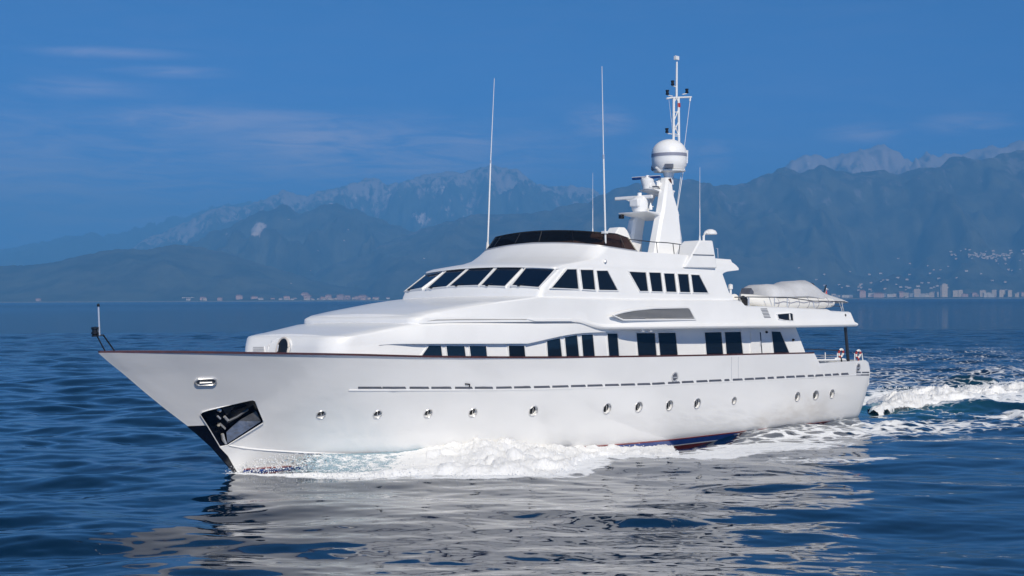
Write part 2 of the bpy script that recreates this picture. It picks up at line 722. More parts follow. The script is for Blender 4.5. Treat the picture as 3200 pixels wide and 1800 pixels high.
hull = hull_mb.build('hull', 'hull_paint', yacht, sharp=40)
cutters = []
ph = [HULL.hit(x, y) for x, y in pocket_px]
pk_n = np.mean([n for _, n in ph], 0)
pk_n /= np.linalg.norm(pk_n)
pk_c = np.mean([p for p, _ in ph], 0)
POCKET_DEPTH = .42
base = [p - pk_n * (pk_n @ (p - pk_c)) for p, _ in ph]
inw = np.array([0, -1.0, .0])
cutters.append(MB().prism([p + pk_n * .5 for p in base], -pk_n * (.5 + POCKET_DEPTH)))
port_hits = []
for x, y, r in port_px:
    p, n = HULL.hit(x, y)
    port_hits.append((p, n, r))
    c = MB()
    c.lathe(p - n * .11, [(r, 0), (r, .25)], 20, n)
    cutters.append(c)
boolean_cut(hull, cutters)

for p, n, r in port_hits:
    g = MB().lathe(p - n * .105, [(r * .98, 0), (r * .98, .01)], 20, n).build('porthole', 'trim_white', yacht)
    x, y, n = frame_of(n)
    ring = [p + n * .008 + r * 1.03 * (math.cos(a) * x + math.sin(a) * y) for a in np.linspace(0, 2 * math.pi, 24, endpoint=False)]
    MB().tube(ring, .016, 6, True).build('rim', 'steel', g)
    MB().lathe(p - n * .094, [(r * .8, 0), (r * .8, .012)], 20, n).build('glass', 'dark_glass', g)
    bar = [p - n * .06 + (x * -.28 - y * .55) * r, p - n * .03 + (x * .12 + y * .62) * r]
    MB().tube(bar, .014, 6).build('hinge_bar', 'steel', g)


def strip_on(body_v, s0, s1, zlo, zhi, off, n=60, side=1):
    """thin band lying on the hull between two heights"""
    m = MB()
    A, B, C_, D_ = [], [], [], []
    for s in np.linspace(s0, s1, n):
        a, b = float(zlo(s)), float(zhi(s))
        va, vb = float(body_v(s, a)), float(body_v(s, b))
        A.append((s, side * (va + off), a))
        B.append((s, side * (vb + off), b))
        C_.append((s, side * (vb - .02), b))
        D_.append((s, side * (va - .02), a))
    m.loft([[a[i] for a in (A, B, C_, D_)] for i in range(n)], closed=True)
    return m


# boot top: red line, blue band, white line, red antifouling
z_boot = tab((4.6, .20), (7, .17), (22.9, -.02), (28, .0), (38, -.02))
S0, S1 = 4.75, 37.4
for nm, mt, a, b, off in (('boot_line', 'boot_red', -.045, 0, .018), ('boot_stripe', 'boot_blue', -.27, -.045, .016), ('boot_line', 'trim_white', -.31, -.27, .018), ('antifouling', 'antifouling', -.95, -.31, .016)):
    lo, hi = (lambda s, a=a: z_boot(s) + a), (lambda s, b=b: z_boot(s) + b)
    m = MB()
    for side in (1, -1):
        q = strip_on(hull_v, S0 + .25, S1, lo, hi, off, 90, side)
        m.add(q.V, q.F)
    m.build(nm, mt, yacht)

# cap rail
m = MB()
for side in (1, -1):
    rings = []
    for s in np.concatenate([np.linspace(.02, 2, 14), np.linspace(2.3, S_STEP - .02, 80)]):
        v, z = float(hbD(s)), float(z_sheer(s))
        w = min(.2, v * .6 + .03)
        rings.append([(s, side * (v + .001), z - .002), (s, side * (v + .004), z + .06), (s, side * (v - w), z + .06), (s, side * (v - w), z - .02)])
    m.loft(rings, closed=True)
m.build('cap_rail', 'brown_varnish', yacht)

# long row of slots along the knuckle
dash_y = tab((1119, 1211.4), (1540, 1211.6), (1600, 1210.5), (1700, 1208.9), (1890, 1203.5), (2030, 1199.7), (2176, 1192), (2216, 1190), (2327, 1185), (2457, 1178), (2549, 1173.6), (2651, 1167.8))
dashes = [(1119, 1193), (1195, 1268), (1280, 1340), (1348, 1410), (1422, 1476), (1484, 1540), (1550.6, 1599), (1606.5, 1658), (1668.6, 1718), (1726, 1776), (1784.5, 1829.6), (1836, 1882.6),
          (1891, 1933.5), (1940.6, 1984), (1992, 2031.6), (2038, 2077), (2087.5, 2124), (2131, 2167), (2176.5, 2210.5), (2216, 2254), (2264, 2279), (2290, 2320), (2327, 2355.6),
          (2359.7, 2391), (2399, 2418), (2427, 2451), (2457, 2483), (2488, 2515), (2524.6, 2543), (2549, 2572), (2578, 2597), (2602.5, 2621), (2629, 2651)]
for a, b in dashes:
    m = MB()
    rings = []
    for x in np.linspace(a, b, 5):
        y = float(dash_y(x))
        p0, n0 = HULL.hit(x + (1.5 if x == b else 0), y + 3.2)
        p1, n1 = HULL.hit(x - (1.5 if x == b else 0), y - 3.2)
        rings.append([p0 + n0 * .008, p1 + n1 * .008, p1 - n1 * .02, p0 - n0 * .02])
    m.loft(rings, closed=True)
    m.build('hull_slot', 'grey_slot', yacht)
# knuckle ridge carrying the slots forward to the bow
m = MB()
rings = []
for x in np.linspace(1090, 2690, 80):
    y = float(np.interp(x, [560, 1119, 1540, 1700, 1890, 2030, 2216, 2457, 2651, 2690], [1217, 1217, 1216.6, 1214.5, 1209, 1205, 1195, 1183.5, 1173, 1171]))
    p, n = HULL.hit(x, y)
    rings.append([p - n * .004 + [0, 0, .02], p + n * .012, p - n * .004 - [0, 0, .05]])
m.loft(rings, closed=True)
m.build('knuckle', 'hull_paint', yacht)
# forward chine
m = MB()
rings = []
for x in np.linspace(716, 1290, 40):
    y = float(np.interp(x, [716, 760, 830, 960, 1100, 1290], [1391, 1399, 1406, 1414, 1419, 1424]))
    p, n = HULL.hit(x, y)
    rings.append([p - n * .01 + [0, 0, .06], p + n * .025 + [0, 0, .0], p + n * .02 - [0, 0, .02], p - n * .01 - [0, 0, .04]])
m.loft(rings, closed=True)
m.build('spray_rail', 'hull_paint', yacht)


def pill(p, n, a, b, k=10):
    """stadium outline a x b on a surface"""
    x, y, n = frame_of(n)
    r = b / 2
    h = a / 2 - r
    pts = []
    for i in range(k + 1):
        g = -math.pi / 2 + math.pi * i / k
        pts.append(p + x * (h + r * math.cos(g)) + y * r * math.sin(g))
    for i in range(k + 1):
        g = math.pi / 2 + math.pi * i / k
        pts.append(p + x * (-h + r * math.cos(g)) + y * r * math.sin(g))
    return pts, n


for (px, py, a, b) in ((643, 1193, .62, .24), (2108, 1178, .34, .34), (2681, 1149, .34, .36)):
    p, n = HULL.hit(px, py)
    pts, n = pill(p + n * .012, n, a, b)
    g = MB().tube(pts, .032, 8, True).build('fairlead', 'steel', yacht)
    pts2, n = pill(p - n * .02, n, a - .02, b - .02)
    MB().prism(pts2, n * .03).build('fairlead_plate', 'pocket_steel' if a > .5 else 'grey_slot', g)
    x, y, n = frame_of(n)
    MB().tube([p + n * .02 - x * (a * .3) - y * .02, p + n * .03 + x * (a * .3) - y * .02], .03, 8).build('roller', 'steel', g)

# stern name-plate lines near the transom
for y0, y1, x0, x1 in ((1162, 1166, 2676, 2690), (1162, 1166, 2694, 2716), (1170, 1174, 2676, 2716)):
    pts = [HULL.hit(x, y) for x, y in ((x0, y0), (x1, y0 - .5), (x1, y1 - .5), (x0, y1))]
    MB().prism([p - n * .02 for p, n in pts], pts[0][1] * .028).build('hull_slot', 'grey_slot', yacht)
# transom fender bulge
p = P(2716, 1185, v=3.2)
MB().lathe(p - np.array([0.02, .1, .35]), [(.02, 0), (.09, .08), (.11, .3), (.09, .52), (.02, .6)], 14).build('stern_fender', 'tube_white', yacht)
# gate seams in the bulwark and a small drain
for x0, x1 in ((2286, 2286), (2307, 2307)):
    a, n = HULL.hit(x0, 1115)
    b, n2 = HULL.hit(x1, 1188)
    MB().tube([a, (a + b) / 2 + n * .002, b], .007, 5).build('gate_seam', 'grey_band', yacht)
for x, y in ((1461, 1199),):
    a, n = HULL.hit(x - 8, y)
    b, _ = HULL.hit(x + 6, y + 1)
    MB().tube([a + n * .02, b + n * .02, b + n * .02 - [0, 0, .1]], .022, 6).build('drain_spout', 'black_plastic', yacht)

# dark chafe plate on the stem and steel lining of the pocket
m = MB()
rows = []
zt, zb = P(600, 1340, v=0)[2], P(735, 1465, v=0)[2]
right = [(647, 1331), (660, 1354), (687, 1399), (712, 1425), (730, 1458), (742, 1478)]
for x, y in right:
    p, n = HULL.hit(x, y)
    z = p[2]
    row = []
    for i in range(9):
        zz = z + (.02 if i < 8 else 0)
        s0 = float(s_stem(zz)) + .005
        s = s0 + (p[0] - s0) * i / 8
        row.append((s - (.012 if i == 0 else 0), float(hull_v(s, zz)) + .012, zz))
    rows.append([(q[0], -q[1], q[2]) for q in reversed(row)] + row)
m.loft(rows)
m.build('stem_plate', 'stem_dark', yacht)

back = [p - pk_n * (POCKET_DEPTH - .012) for p in base]
pocket = MB().prism([p * .995 + pk_c * .005 - pk_n * (POCKET_DEPTH * .0) for p in back], pk_n * .006).build('anchor_pocket', 'stem_dark', yacht)
m = MB()
nb = len(base)
ctr = np.mean(base, 0)
for i in range(nb):
    a, b = base[i], base[(i + 1) % nb]
    ia, ib = a + (ctr - a) * .012, b + (ctr - b) * .012
    m.prism([ia - pk_n * .02, ib - pk_n * .02, ib - pk_n * POCKET_DEPTH, ia - pk_n * POCKET_DEPTH], (ctr - (a + b) / 2) / np.linalg.norm(ctr - (a + b) / 2) * .012)
m.build('pocket_lining', 'stem_dark', pocket)
# sloping polished plate in the lower half of the pocket
q = [HULL.hit(x, y)[0] for x, y in ((712, 1388), (816, 1318), (806, 1296), (752, 1330), (712, 1362))]
q = [p - pk_n * (pk_n @ (p - pk_c)) - pk_n * d for p, d in zip(q, (.04, .05, .2, .3, .22))]
mm = MB()
mm.prism(q, -pk_n * .02)
mm.build('chafe_sheet', 'pocket_steel', pocket, smooth=False)
qp = lambda x, y, d: (lambda p: p - pk_n * (pk_n @ (p - pk_c)) - pk_n * d)(HULL.hit(x, y)[0])
an = MB().tube([qp(712, 1325, .16), qp(745, 1312, .2), qp(782, 1295, .3)], [.06, .05, .045], 8).build('anchor', 'dark_steel', pocket)
MB().prism([qp(697, 1285, .2), qp(715, 1284, .18), qp(740, 1283, .25), qp(712, 1305, .15)], -pk_n * .08).build('fluke', 'dark_steel', an)
MB().prism([qp(688, 1331, .12), qp(705, 1347, .1), qp(708, 1343, .1), qp(692, 1329, .12)], -pk_n * .06).build('fluke', 'steel', an)
MB().tube([qp(681, 1285, .12), qp(692, 1289, .1)], .055, 8).build('crown_pin', 'steel', an)
MB().tube([qp(681, 1304, .1), qp(690, 1312, .08)], .03, 8).build('crown_pin', 'steel', an)
MB().tube([qp(703, 1306, .1), qp(714, 1318, .1)], .045, 8).build('shackle', 'steel', an)
MB().tube([qp(698, 1364, .16), qp(701, 1380, .12), qp(708, 1391, .05)], [.05, .06, .04], 8).build('hawse_lip', 'steel', pocket)
# lit edge bead round the pocket
MB().tube([p + pk_n * .004 for p in base], .016, 6, True).build('pocket_rim', 'hull_paint', pocket)


# ------------------------------------------------------------------ superstructure as stacked U-shaped rings
def uring(sf, sag, w, rc, s_end, z, nside=60, nfront=9, ncorn=9, cam_=0.0, sfix=None):
    """plan outline, port half then mirrored: flat or bowed front, round corner, side w(s); z(s) along it"""
    w0 = float(w(sf + sag + rc))
    vf = w0 - rc
    port = []
    for i in range(nfront):
        v = vf * i / (nfront - 1)
        port.append((sf + sag * (v / w0) ** 2, v))
    for i in range(1, ncorn + 1):
        g = math.pi / 2 * i / ncorn
        v = vf + rc * math.sin(g)
        port.append((sf + sag * (v / w0) ** 2 + rc * (1 - math.cos(g)), v))
    s1 = port[-1][0]
    for i in range(1, nside + 1):
        s = s1 + (s_end - s1) * i / nside
        port.append((s, float(w(s))))
    pts = []
    for s, v in port:
        fade = 1 - float(sm(sf + 1.5, sf + 5, s))
        pts.append((s, v, float(z(s)) + cam_ * fade * (1 - (v / w0) ** 2)))
    return pts


def ubody(levels, camber_top=0.0, ncap=8, bottom=True):
    m = MB()
    rings = [[(s, v, z) for s, v, z in reversed(r)] + [(s, -v, z) for s, v, z in r[1:]] for r in levels]
    m.loft(rings, closed=False)
    M_ = len(rings[0])
    L = len(rings)
    # aft closure
    for i in range(L - 1):
        m.F.append((i * M_, (i + 1) * M_, (i + 1) * M_ + M_ - 1, i * M_ + M_ - 1))
    half = M_ // 2
    # top closure with camber
    top = levels[-1]
    b = (L - 1) * M_
    prev = None
    for idx, (s, v, z) in enumerate(top):
        row = []
        pi, si = b + (half - idx), b + (half + idx)
        if idx == 0:
            prev = [pi] * (ncap + 1)
            continue
        row.append(pi)
        for c in range(1, ncap):
            f = 1 - 2 * c / ncap
            m.V.append((s, v * f, z + camber_top * (1 - f * f) * min(1, v / 1.5)))
            row.append(len(m.V) - 1)
        row.append(si)
        for c in range(ncap):
            m.F.append((prev[c], prev[c + 1], row[c + 1], row[c]))
        prev = row
    if bottom:
        for idx in range(half):
            m.F.append((half - idx, half - idx - 1, half + idx + 1, half + idx))
    return m


# --- lower trunk and main deck house
z_ledge = zline([(1039, 1078), (1093, 1075), (1350, 1075), (1648, 1074), (1756, 1050), (1806, 1042), (1858, 1039)], lambda s: hbD(s) - .25)
z_cr1 = zline([(1092, 1049), (1150, 1040), (1290, 1011), (1400, 1006), (1650, 1004), (1800, 1004)], stab((7, 2.6), (10, 3.0), (15, 3.5), (19, 3.6)))
ww = stab((6.2, 2.1), (7.1, 2.5), (9.8, 2.98), (12, 3.22), (15, 3.42), (18.2, 3.46), (20.5, 3.22), (23, 3.06), (36, 2.95))
w1t = stab((6.8, 2.45), (7.3, 2.6), (9.8, 3.0), (12, 3.26), (15, 3.5), (18, 3.6), (20, 3.3), (36, 3.2))
led = lambda s: .16 * sm(8.2, 10.0, s)
zl = lambda s: np.where(np.asarray(s) > 19.0, np.interp(s, [19, 20], [float(z_ledge(19.0)), 4.42]), z_ledge(s))
zc1 = lambda s: np.interp(s, [17, 20], [0, 1]) * (4.62 - z_cr1(np.minimum(s, 18))) + z_cr1(np.minimum(s, 18))
_h1, _h0 = P(2480, 1030, v=2.97)[0], P(2517, 1103, v=2.97)[0]
s_h = lambda z: _h0 + (_h1 - _h0) * (z - 3.05) / (4.2 - 3.05)
_front = lambda s, zf, g: zf + (g - zf) * float(sm(7.6, 9.2, s))
wlo = lambda z: (lambda s: min(float(ww(s)), float(hull_v(s, z)) - .17))
lv = [uring(6.75, .05, wlo(2.6), .8, s_h(2.6), lambda s: 2.6),
      uring(6.47, .05, wlo(3.15), .9, s_h(3.1), lambda s: 3.1),
      uring(6.60, .05, ww, .9, s_h(4.2), lambda s: _front(s, 3.93, float(zl(s)))),
      uring(6.61, .05, lambda s: ww(s) + led(s), .9, s_h(4.2), lambda s: _front(s, 3.98, float(zl(s)) + .004)),
      uring(6.62, .05, lambda s: ww(s) + led(s) * 1.05, .9, s_h(4.2), lambda s: _front(s, 4.03, float(zl(s)) + .07)),
      uring(6.72, .05, lambda s: w1t(s) + .0 + led(s) * .35, .9, 33, lambda s: float(zc1(s)) - .10),
      uring(6.78, .05, lambda s: w1t(s) - .02, .9, 33, lambda s: float(zc1(s)) - .035),
      uring(6.90, .05, lambda s: w1t(s) - .09, .9, 33, lambda s: float(zc1(s)))]
trunk_mb = ubody(lv, .06)
trunk = trunk_mb.build('deck_house', 'white_paint', yacht, sharp=38)
TRUNK = Body(trunk_mb.V, trunk_mb.F)

# --- upper deck sides, from the forward step to the overhang aft
w2b = stab((9.2, 2.92), (9.8, 3.0), (12, 3.28), (15, 3.62), (18, 3.74), (20, 3.84), (27, 3.86), (33, 3.75), (37.5, 3.5))
w2t = stab((9.2, 2.85), (9.8, 2.95), (12, 3.24), (14.8, 3.68), (16, 3.70), (18, 3.64), (27, 3.62), (33, 3.5), (37, 3.3))
z_lip = zline([(1816, 1024.6), (1837, 1030), (2009, 1029), (2350, 1024.6), (2473, 1023.7), (2678, 1020)], w2b)
z_cr2 = zline([(1300, 988), (1400, 968), (1550, 944), (1690, 926), (1800, 930), (1967, 935), (2306, 937), (2318, 941), (2327, 954.5), (2390, 957), (2593, 966), (2597, 971), (2651, 974)], w2t)
lipf = lambda s: sm(16.6, 18.4, s)
zlb = lambda s: zc1(s) * (1 - lipf(s)) + z_lip(np.maximum(s, 17.9)) * lipf(s)
e_b, e_t = P(2677, 1018, v=3.52)[0], P(2651, 974, v=3.3)[0]
ee = lambda f: e_b + (e_t - e_b) * f ** 1.5
mixz = lambda f: (lambda s: float(zlb(s) + (z_cr2(s) - zlb(s)) * f))
mixw = lambda f: (lambda s: w2b(s) * (1 - f) + w2t(s) * f)
lv = [uring(9.62, .1, lambda s: w2b(s) - .5 * lipf(s), .45, e_b - .25, lambda s: float(zlb(s)) - .02 * (1 - float(lipf(s))), nside=90),
      uring(9.61, .1, lambda s: w2b(s) - .05 * lipf(s), .45, e_b - .03, lambda s: float(zlb(s)), nside=90),
      uring(9.61, .1, w2b, .45, e_b, lambda s: float(zlb(s)) + .04, nside=90),
      uring(9.62, .1, lambda s: w2b(s) + .02 * lipf(s), .45, e_b + .02, lambda s: float(zlb(s)) + .09, nside=90),
      uring(9.63, .1, lambda s: w2b(s) - .01 * lipf(s), .45, e_b, lambda s: float(zlb(s)) + .14, nside=90),
      uring(9.65, .1, lambda s: w2b(s) - .09 * lipf(s), .45, e_b - .12, lambda s: float(zlb(s)) + .16 + .04 * float(lipf(s)), nside=90),
      uring(9.70, .1, lambda s: mixw(.5)(s) - .05 * lipf(s), .45, ee(.45), lambda s: float(np.maximum(mixz(.5)(s), zlb(s) + .20)), nside=90),
      uring(9.76, .1, lambda s: mixw(.9)(s), .45, ee(.85), lambda s: float(np.maximum(z_cr2(s) - .05, zlb(s) + .22)), nside=90),
      uring(9.84, .1, lambda s: w2t(s) - .06, .45, e_t, lambda s: float(np.maximum(z_cr2(s), zlb(s) + .24)), nside=90)]
side_mb = ubody(lv, .08)
upper = side_mb.build('upper_deck', 'white_paint', yacht, sharp=38)
UPPER = Body(side_mb.V, side_mb.F)

# --- upper deck house with wheelhouse, brow and flybridge coaming
e_base, e_head = P(2294, 936, v=3.45)[0], P(2258, 861, v=3.3)[0]
e_tip, e_top = P(2306, 838, v=3.2)[0], P(2290, 812, v=3.15)[0]
z_coam = zline([(1700, 776), (1880, 776.5), (1992, 786), (2129, 795.5), (2234, 807), (2290, 811)], 3.17)
lin = lambda a, b: tab((14, a), (17, a), (19, b), (30, b))
wl = lambda a, b=None: (lambda s: np.interp(s, [14, 18, 24, 30], [a, b if b else a, b if b else a, (b if b else a) - .1]))
zs = lambda zf, zsd: (lambda s: float(np.interp(s, [16.2, 18.5, 30], [zf, zsd, zsd - .12])))
lv = [uring(14.70, .32, wl(3.70, 3.50), .2, e_base, lambda s: float(z_cr2(min(s, 27))) - .12, cam_=.02),
      uring(14.74, .32, wl(3.68, 3.49), .2, e_base - .08, zs(5.62, 5.62), cam_=.05),
      uring(14.86, .32, wl(3.66, 3.47), .2, e_base - .3, zs(5.85, 5.75), cam_=.10),
      uring(15.86, .32, wl(3.50, 3.34), .2, e_head, zs(6.50, 6.50), cam_=.13),
      uring(15.74, .32, wl(3.53, 3.325), .2, e_head + .1, zs(6.52, 6.56), cam_=.13),
      uring(15.76, .32, wl(3.54, 3.32), .2, e_head + .35, zs(6.58, 6.62), cam_=.13),
      uring(16.0, .34, wl(3.50, 3.31), .3, e_tip - .02, zs(6.66, 6.70), cam_=.13),
      uring(16.6, .36, wl(3.40, 3.28), .4, e_tip + .02, zs(6.74, 6.78), cam_=.13),
      uring(17.40, .36, wl(3.30, 3.26), .45, e_tip - .1, zs(6.82, 6.88), cam_=.13),
      uring(17.85, .36, wl(3.27, 3.23), .5, e_top, zs(6.95, 6.98), cam_=.15),
      uring(18.25, .36, wl(3.23, 3.20), .5, e_top - .05, lambda s: float(np.interp(s, [18.5, 20], [7.2, float(z_coam(20)) - .12]) if s < 20 else z_coam(s) - .12), cam_=.18),
      uring(18.52, .36, wl(3.19, 3.17), .5, e_top - .1, lambda s: float(np.interp(s, [18.8, 21], [7.40, float(z_coam(21))]) if s < 21 else z_coam(s)), cam_=.20)]
house_mb = ubody(lv, .1)
house = house_mb.build('upper_house', 'white_paint', yacht, sharp=30)
HOUSE = Body(house_mb.V, house_mb.F)
_fl = [lv[1], lv[2], uring(16.35, .32, wl(3.42, 3.28), .2, e_head, zs(6.50 + .32, 6.82), cam_=.145)]
_fm = ubody(_fl)
FRONT = Body(_fm.V, _fm.F)


def poly_offset(pts, n, d):
    x, y, n = frame_of(n)
    c = np.mean(pts, 0)
    q = [((p - c) @ x, (p - c) @ y) for p in pts]
    area = sum(q[i][0] * q[(i + 1) % len(q)][1] - q[(i + 1) % len(q)][0] * q[i][1] for i in range(len(q)))
    sg = 1 if area > 0 else -1
    out = []
    k = len(q)
    for i in range(k):
        a, b, c2 = np.array(q[i - 1]), np.array(q[i]), np.array(q[(i + 1) % k])
        e1, e2 = b - a, c2 - b
        n1 = np.array([e1[1], -e1[0]]) / np.linalg.norm(e1) * sg
        n2 = np.array([e2[1], -e2[0]]) / np.linalg.norm(e2) * sg
        bi = n1 + n2
        bi /= np.linalg.norm(bi)
        out.append(b + bi * min(d / max(bi @ n1, .35), 3 * abs(d)) if d >= 0 else b + bi * d / max(bi @ n1, .35))
    return [pts[i] + (out[i][0] - q[i][0]) * x + (out[i][1] - q[i][1]) * y for i in range(k)]


def window(body, px, parent, glass='dark_glass', fw=.045, proud=.035, frame='trim_white', gl=.010, name='window', local=False):
    pts = list(px) if local else [body.hit(x, y)[0] for x, y in px]
    c = np.mean(pts, 0)
    n = np.cross(pts[1] - pts[0], pts[2] - pts[0])
    n /= np.linalg.norm(n)
    if n @ (CLOC - c) < 0:
        n = -n
    off = max((p - c) @ n for p in pts)
    flat = [p - n * ((p - c) @ n) + n * max(0, off) for p in pts]
    outer = poly_offset(flat, n, fw)
    inner = poly_offset(flat, n, .002)
    k = len(flat)
    m = MB()
    V = [p + n * proud for p in outer] + [p + n * proud for p in inner] + [p - n * .05 for p in outer] + [p - n * .05 for p in inner]
    Fc = []
    for i in range(k):
        j = (i + 1) % k
        Fc += [(i, j, k + j, k + i), (i, j, 2 * k + j, 2 * k + i), (k + i, k + j, 3 * k + j, 3 * k + i), (2 * k + i, 2 * k + j, 3 * k + j, 3 * k + i)]
    m.add(V, Fc)
    w = m.build(name, frame, parent)
    MB().prism([p - n * .04 for p in inner], n * (.04 + gl)).build('pane', glass, w)
    return w, flat, n


side_wins = [[(1721, 900), (1769, 842.5), (1798.6, 842.5), (1807, 903)], [(1811, 844), (1851.5, 844.5), (1858, 906), (1819.7, 904)], [(1863, 846.6), (1897, 846.6), (1929, 907.5), (1871, 906.6)],
             [(1964.6, 849.5), (2017, 852), (2024.6, 910), (1998.5, 910)], [(2026.7, 852), (2063.5, 853), (2070, 911.6), (2035.8, 910.8)], [(2073, 855), (2106, 855.7), (2113, 912.9), (2081, 912)],
             [(2115.7, 857), (2148.8, 857.8), (2155, 914), (2124, 913)], [(2158, 859), (2183.5, 860), (2211.7, 915), (2165, 914)]]
for q in side_wins:
    window(HOUSE, q, house, fw=.035)
front_wins = [[(1267, 908), (1329, 855.5), (1375, 849.3), (1322, 902.5)], [(1332.5, 901), (1384, 846.6), (1454.7, 841), (1396.7, 898.5)], [(1409, 898), (1467, 839.3), (1541.6, 837.3), (1483.6, 895)],
              [(1504, 894.5), (1556, 838.5), (1633.7, 839.3), (1579, 898)], [(1601, 896), (1644.6, 842.5), (1734.8, 846.6), (1684, 900.5)]]
def pane_pts(q):
    return [FRONT.hit(x, y)[0] for x, y in q]


_p4, _p5 = pane_pts(front_wins[3]), pane_pts(front_wins[4])
mir = lambda pts: [np.array([p[0], -p[1], p[2]]) for p in (pts[3], pts[2], pts[1], pts[0])]
_p3 = [(_p4[0] + (_p4[0] - _p4[3]) * .12), (_p4[1] + (_p4[1] - _p4[2]) * .12)]
_p3 = mir([_p3[0] * 0, _p3[1] * 0, _p3[1], _p3[0]])[:2] + [_p3[1], _p3[0]]
_p3 = [np.array([_p3[3][0], -_p3[3][1], _p3[3][2]]), np.array([_p3[2][0], -_p3[2][1], _p3[2][2]]), _p3[2], _p3[3]]
for i, q in enumerate([mir(_p5), mir(_p4), _p3, _p4, _p5]):
    w, flat, n = window(FRONT, q, house, 'front_glass', fw=.04, proud=.05, gl=.03, name='windscreen_pane', local=True)
    # wiper lying along the sill
    a, b = flat[0], flat[3]
    c = a * .72 + b * .28 + n * .05
    MB().tube([c, c * .65 + (flat[1] * .3 + b * .7) * .35 + n * .03], .014, 5).build('wiper', 'black_plastic', w)
    MB().box(c, (.1, .1, .07)).build('wiper_motor', 'black_plastic', w)

low_wins = [[(1340, 1080), (1377, 1081), (1381, 1113), (1313.7, 1111)], [(1393.6, 1081), (1450, 1082), (1454.5, 1114.5), (1397.7, 1113.4)], [(1466, 1081), (1517.8, 1082), (1521, 1115.5), (1470, 1114.5)],
            [(1587.4, 1080.5), (1636.6, 1081), (1640, 1117), (1590, 1116.5)], [(1707.5, 1065), (1749, 1057), (1755.5, 1118), (1711, 1118)], [(1763.4, 1054), (1802, 1047), (1809, 1117), (1769, 1118)],
            [(1815.5, 1046.5), (1851.5, 1045.5), (1857.8, 1116), (1821, 1116.7)], [(1896, 1042.4), (1928, 1042.4), (1933.5, 1113.6), (1902, 1114.5)], [(1987, 1041), (2045, 1041), (2051, 1111.6), (1993, 1113)],
            [(2055, 1040.4), (2110, 1040), (2117, 1110.7), (2061.4, 1111.6)], [(2200.5, 1039), (2253, 1038), (2259, 1108.7), (2206.7, 1109.5)], [(2262.6, 1038), (2313, 1037), (2320.6, 1107.4), (2269, 1108)],
            [(2409.8, 1036), (2437.6, 1037), (2466.6, 1102.5), (2416.9, 1103)]]
ALL = MB()
ALL.add(trunk_mb.V, trunk_mb.F)
for q in low_wins:
    # carry the lower edge below the rail, where the glass goes on
    q2 = [q[0], q[1], (q[2][0] + .6, q[2][1] + 5), (q[3][0] + .6, q[3][1] + 5)]
    window(TRUNK, q2, trunk, fw=.04, proud=.03)
# side door beside the aft saloon windows
w, flat, n = window(TRUNK, [(2344, 1038.5), (2370, 1038), (2375.5, 1104), (2347, 1105)], trunk, glass='trim_white', fw=.03, proud=.05, gl=.06, name='side_door')
w2, f2, n2 = window(TRUNK, [(2372, 1038), (2377, 1038), (2382, 1104), (2377, 1104)], trunk, fw=.005, proud=.012, name='door_gap')
a = TRUNK.hit(2371, 1072)[0]
MB().tube([a + n * .1 + [0, 0, .1], a + n * .1 - [0, 0, .1]], .02, 6).build('handle', 'steel', w)
for (x, y) in ((2394, 1038), (2477, 1062)):
    a, n = TRUNK.hit(x, y)
    MB().lathe(a, [(.05, -.02), (.05, .06), (.03, .09)], 10, n).build('deck_light', 'black_plastic', trunk)

# oval anchor-deck door and louvre on the trunk front
a, n = TRUNK.hit(885, 1088)
x, y, n = frame_of(n)
arch = [a + x * (.30 * math.cos(g)) + y * (.34 * math.sin(g) * (1 if math.sin(g) > 0 else 2.4)) for g in np.linspace(0, 2 * math.pi, 32, endpoint=False)]
d = MB().prism([p - n * .05 for p in arch], n * .075).build('foredeck_door', 'black_plastic', trunk)
MB().tube([p + n * .02 for p in arch], .035, 8, True).build('door_frame', 'cream_trim', d)
MB().tube([a + n * .06 + x * .2 + y * .1, a + n * .06 + x * .2 - y * .12], .02, 6).build('handle', 'steel', d)
hood = [TRUNK.hit(*q) for q in ((836, 1104), (839, 1082), (852, 1066), (872, 1057), (893, 1056), (906, 1064), (911, 1080), (906, 1100))]
MB().tube([p - n * .02 for p, n in hood], [.02, .05, .06, .06, .06, .06, .05, .03], 10).build('door_surround', 'white_paint', d)
pts = [TRUNK.hit(*q) for q in ((792, 1083), (827, 1083), (829, 1104), (788, 1104))]
lv_ = MB().prism([p - n * .03 for p, n in pts], pts[0][1] * .045).build('louvre', 'trim_white', trunk)
for i in range(4):
    a, n = TRUNK.hit(793, 1086 + i * 5)
    b, _ = TRUNK.hit(826, 1086 + i * 5)
    MB().tube([a + n * .02, b + n * .02], .012, 5).build('slat', 'louvre_grey', lv_)

# long grab groove and bar on the upper deck side
pts = [UPPER.hit(x, y) for x, y in ((1335, 1003.5), (1365, 999.5), (1450, 998), (1645, 998))]
MB().tube([p + n * .005 for p, n in pts], [.004, .02, .022, .02], 6).build('side_groove', 'louvre_grey', upper)
pts = [UPPER.hit(x, y) for x, y in ((1645, 997), (1788, 995.5), (1786, 1004), (1672, 1004.5))]
MB().prism([p - n * .02 for p, n in pts], pts[1][1] * .05).build('side_step', 'trim_white', upper, bevel=.01)

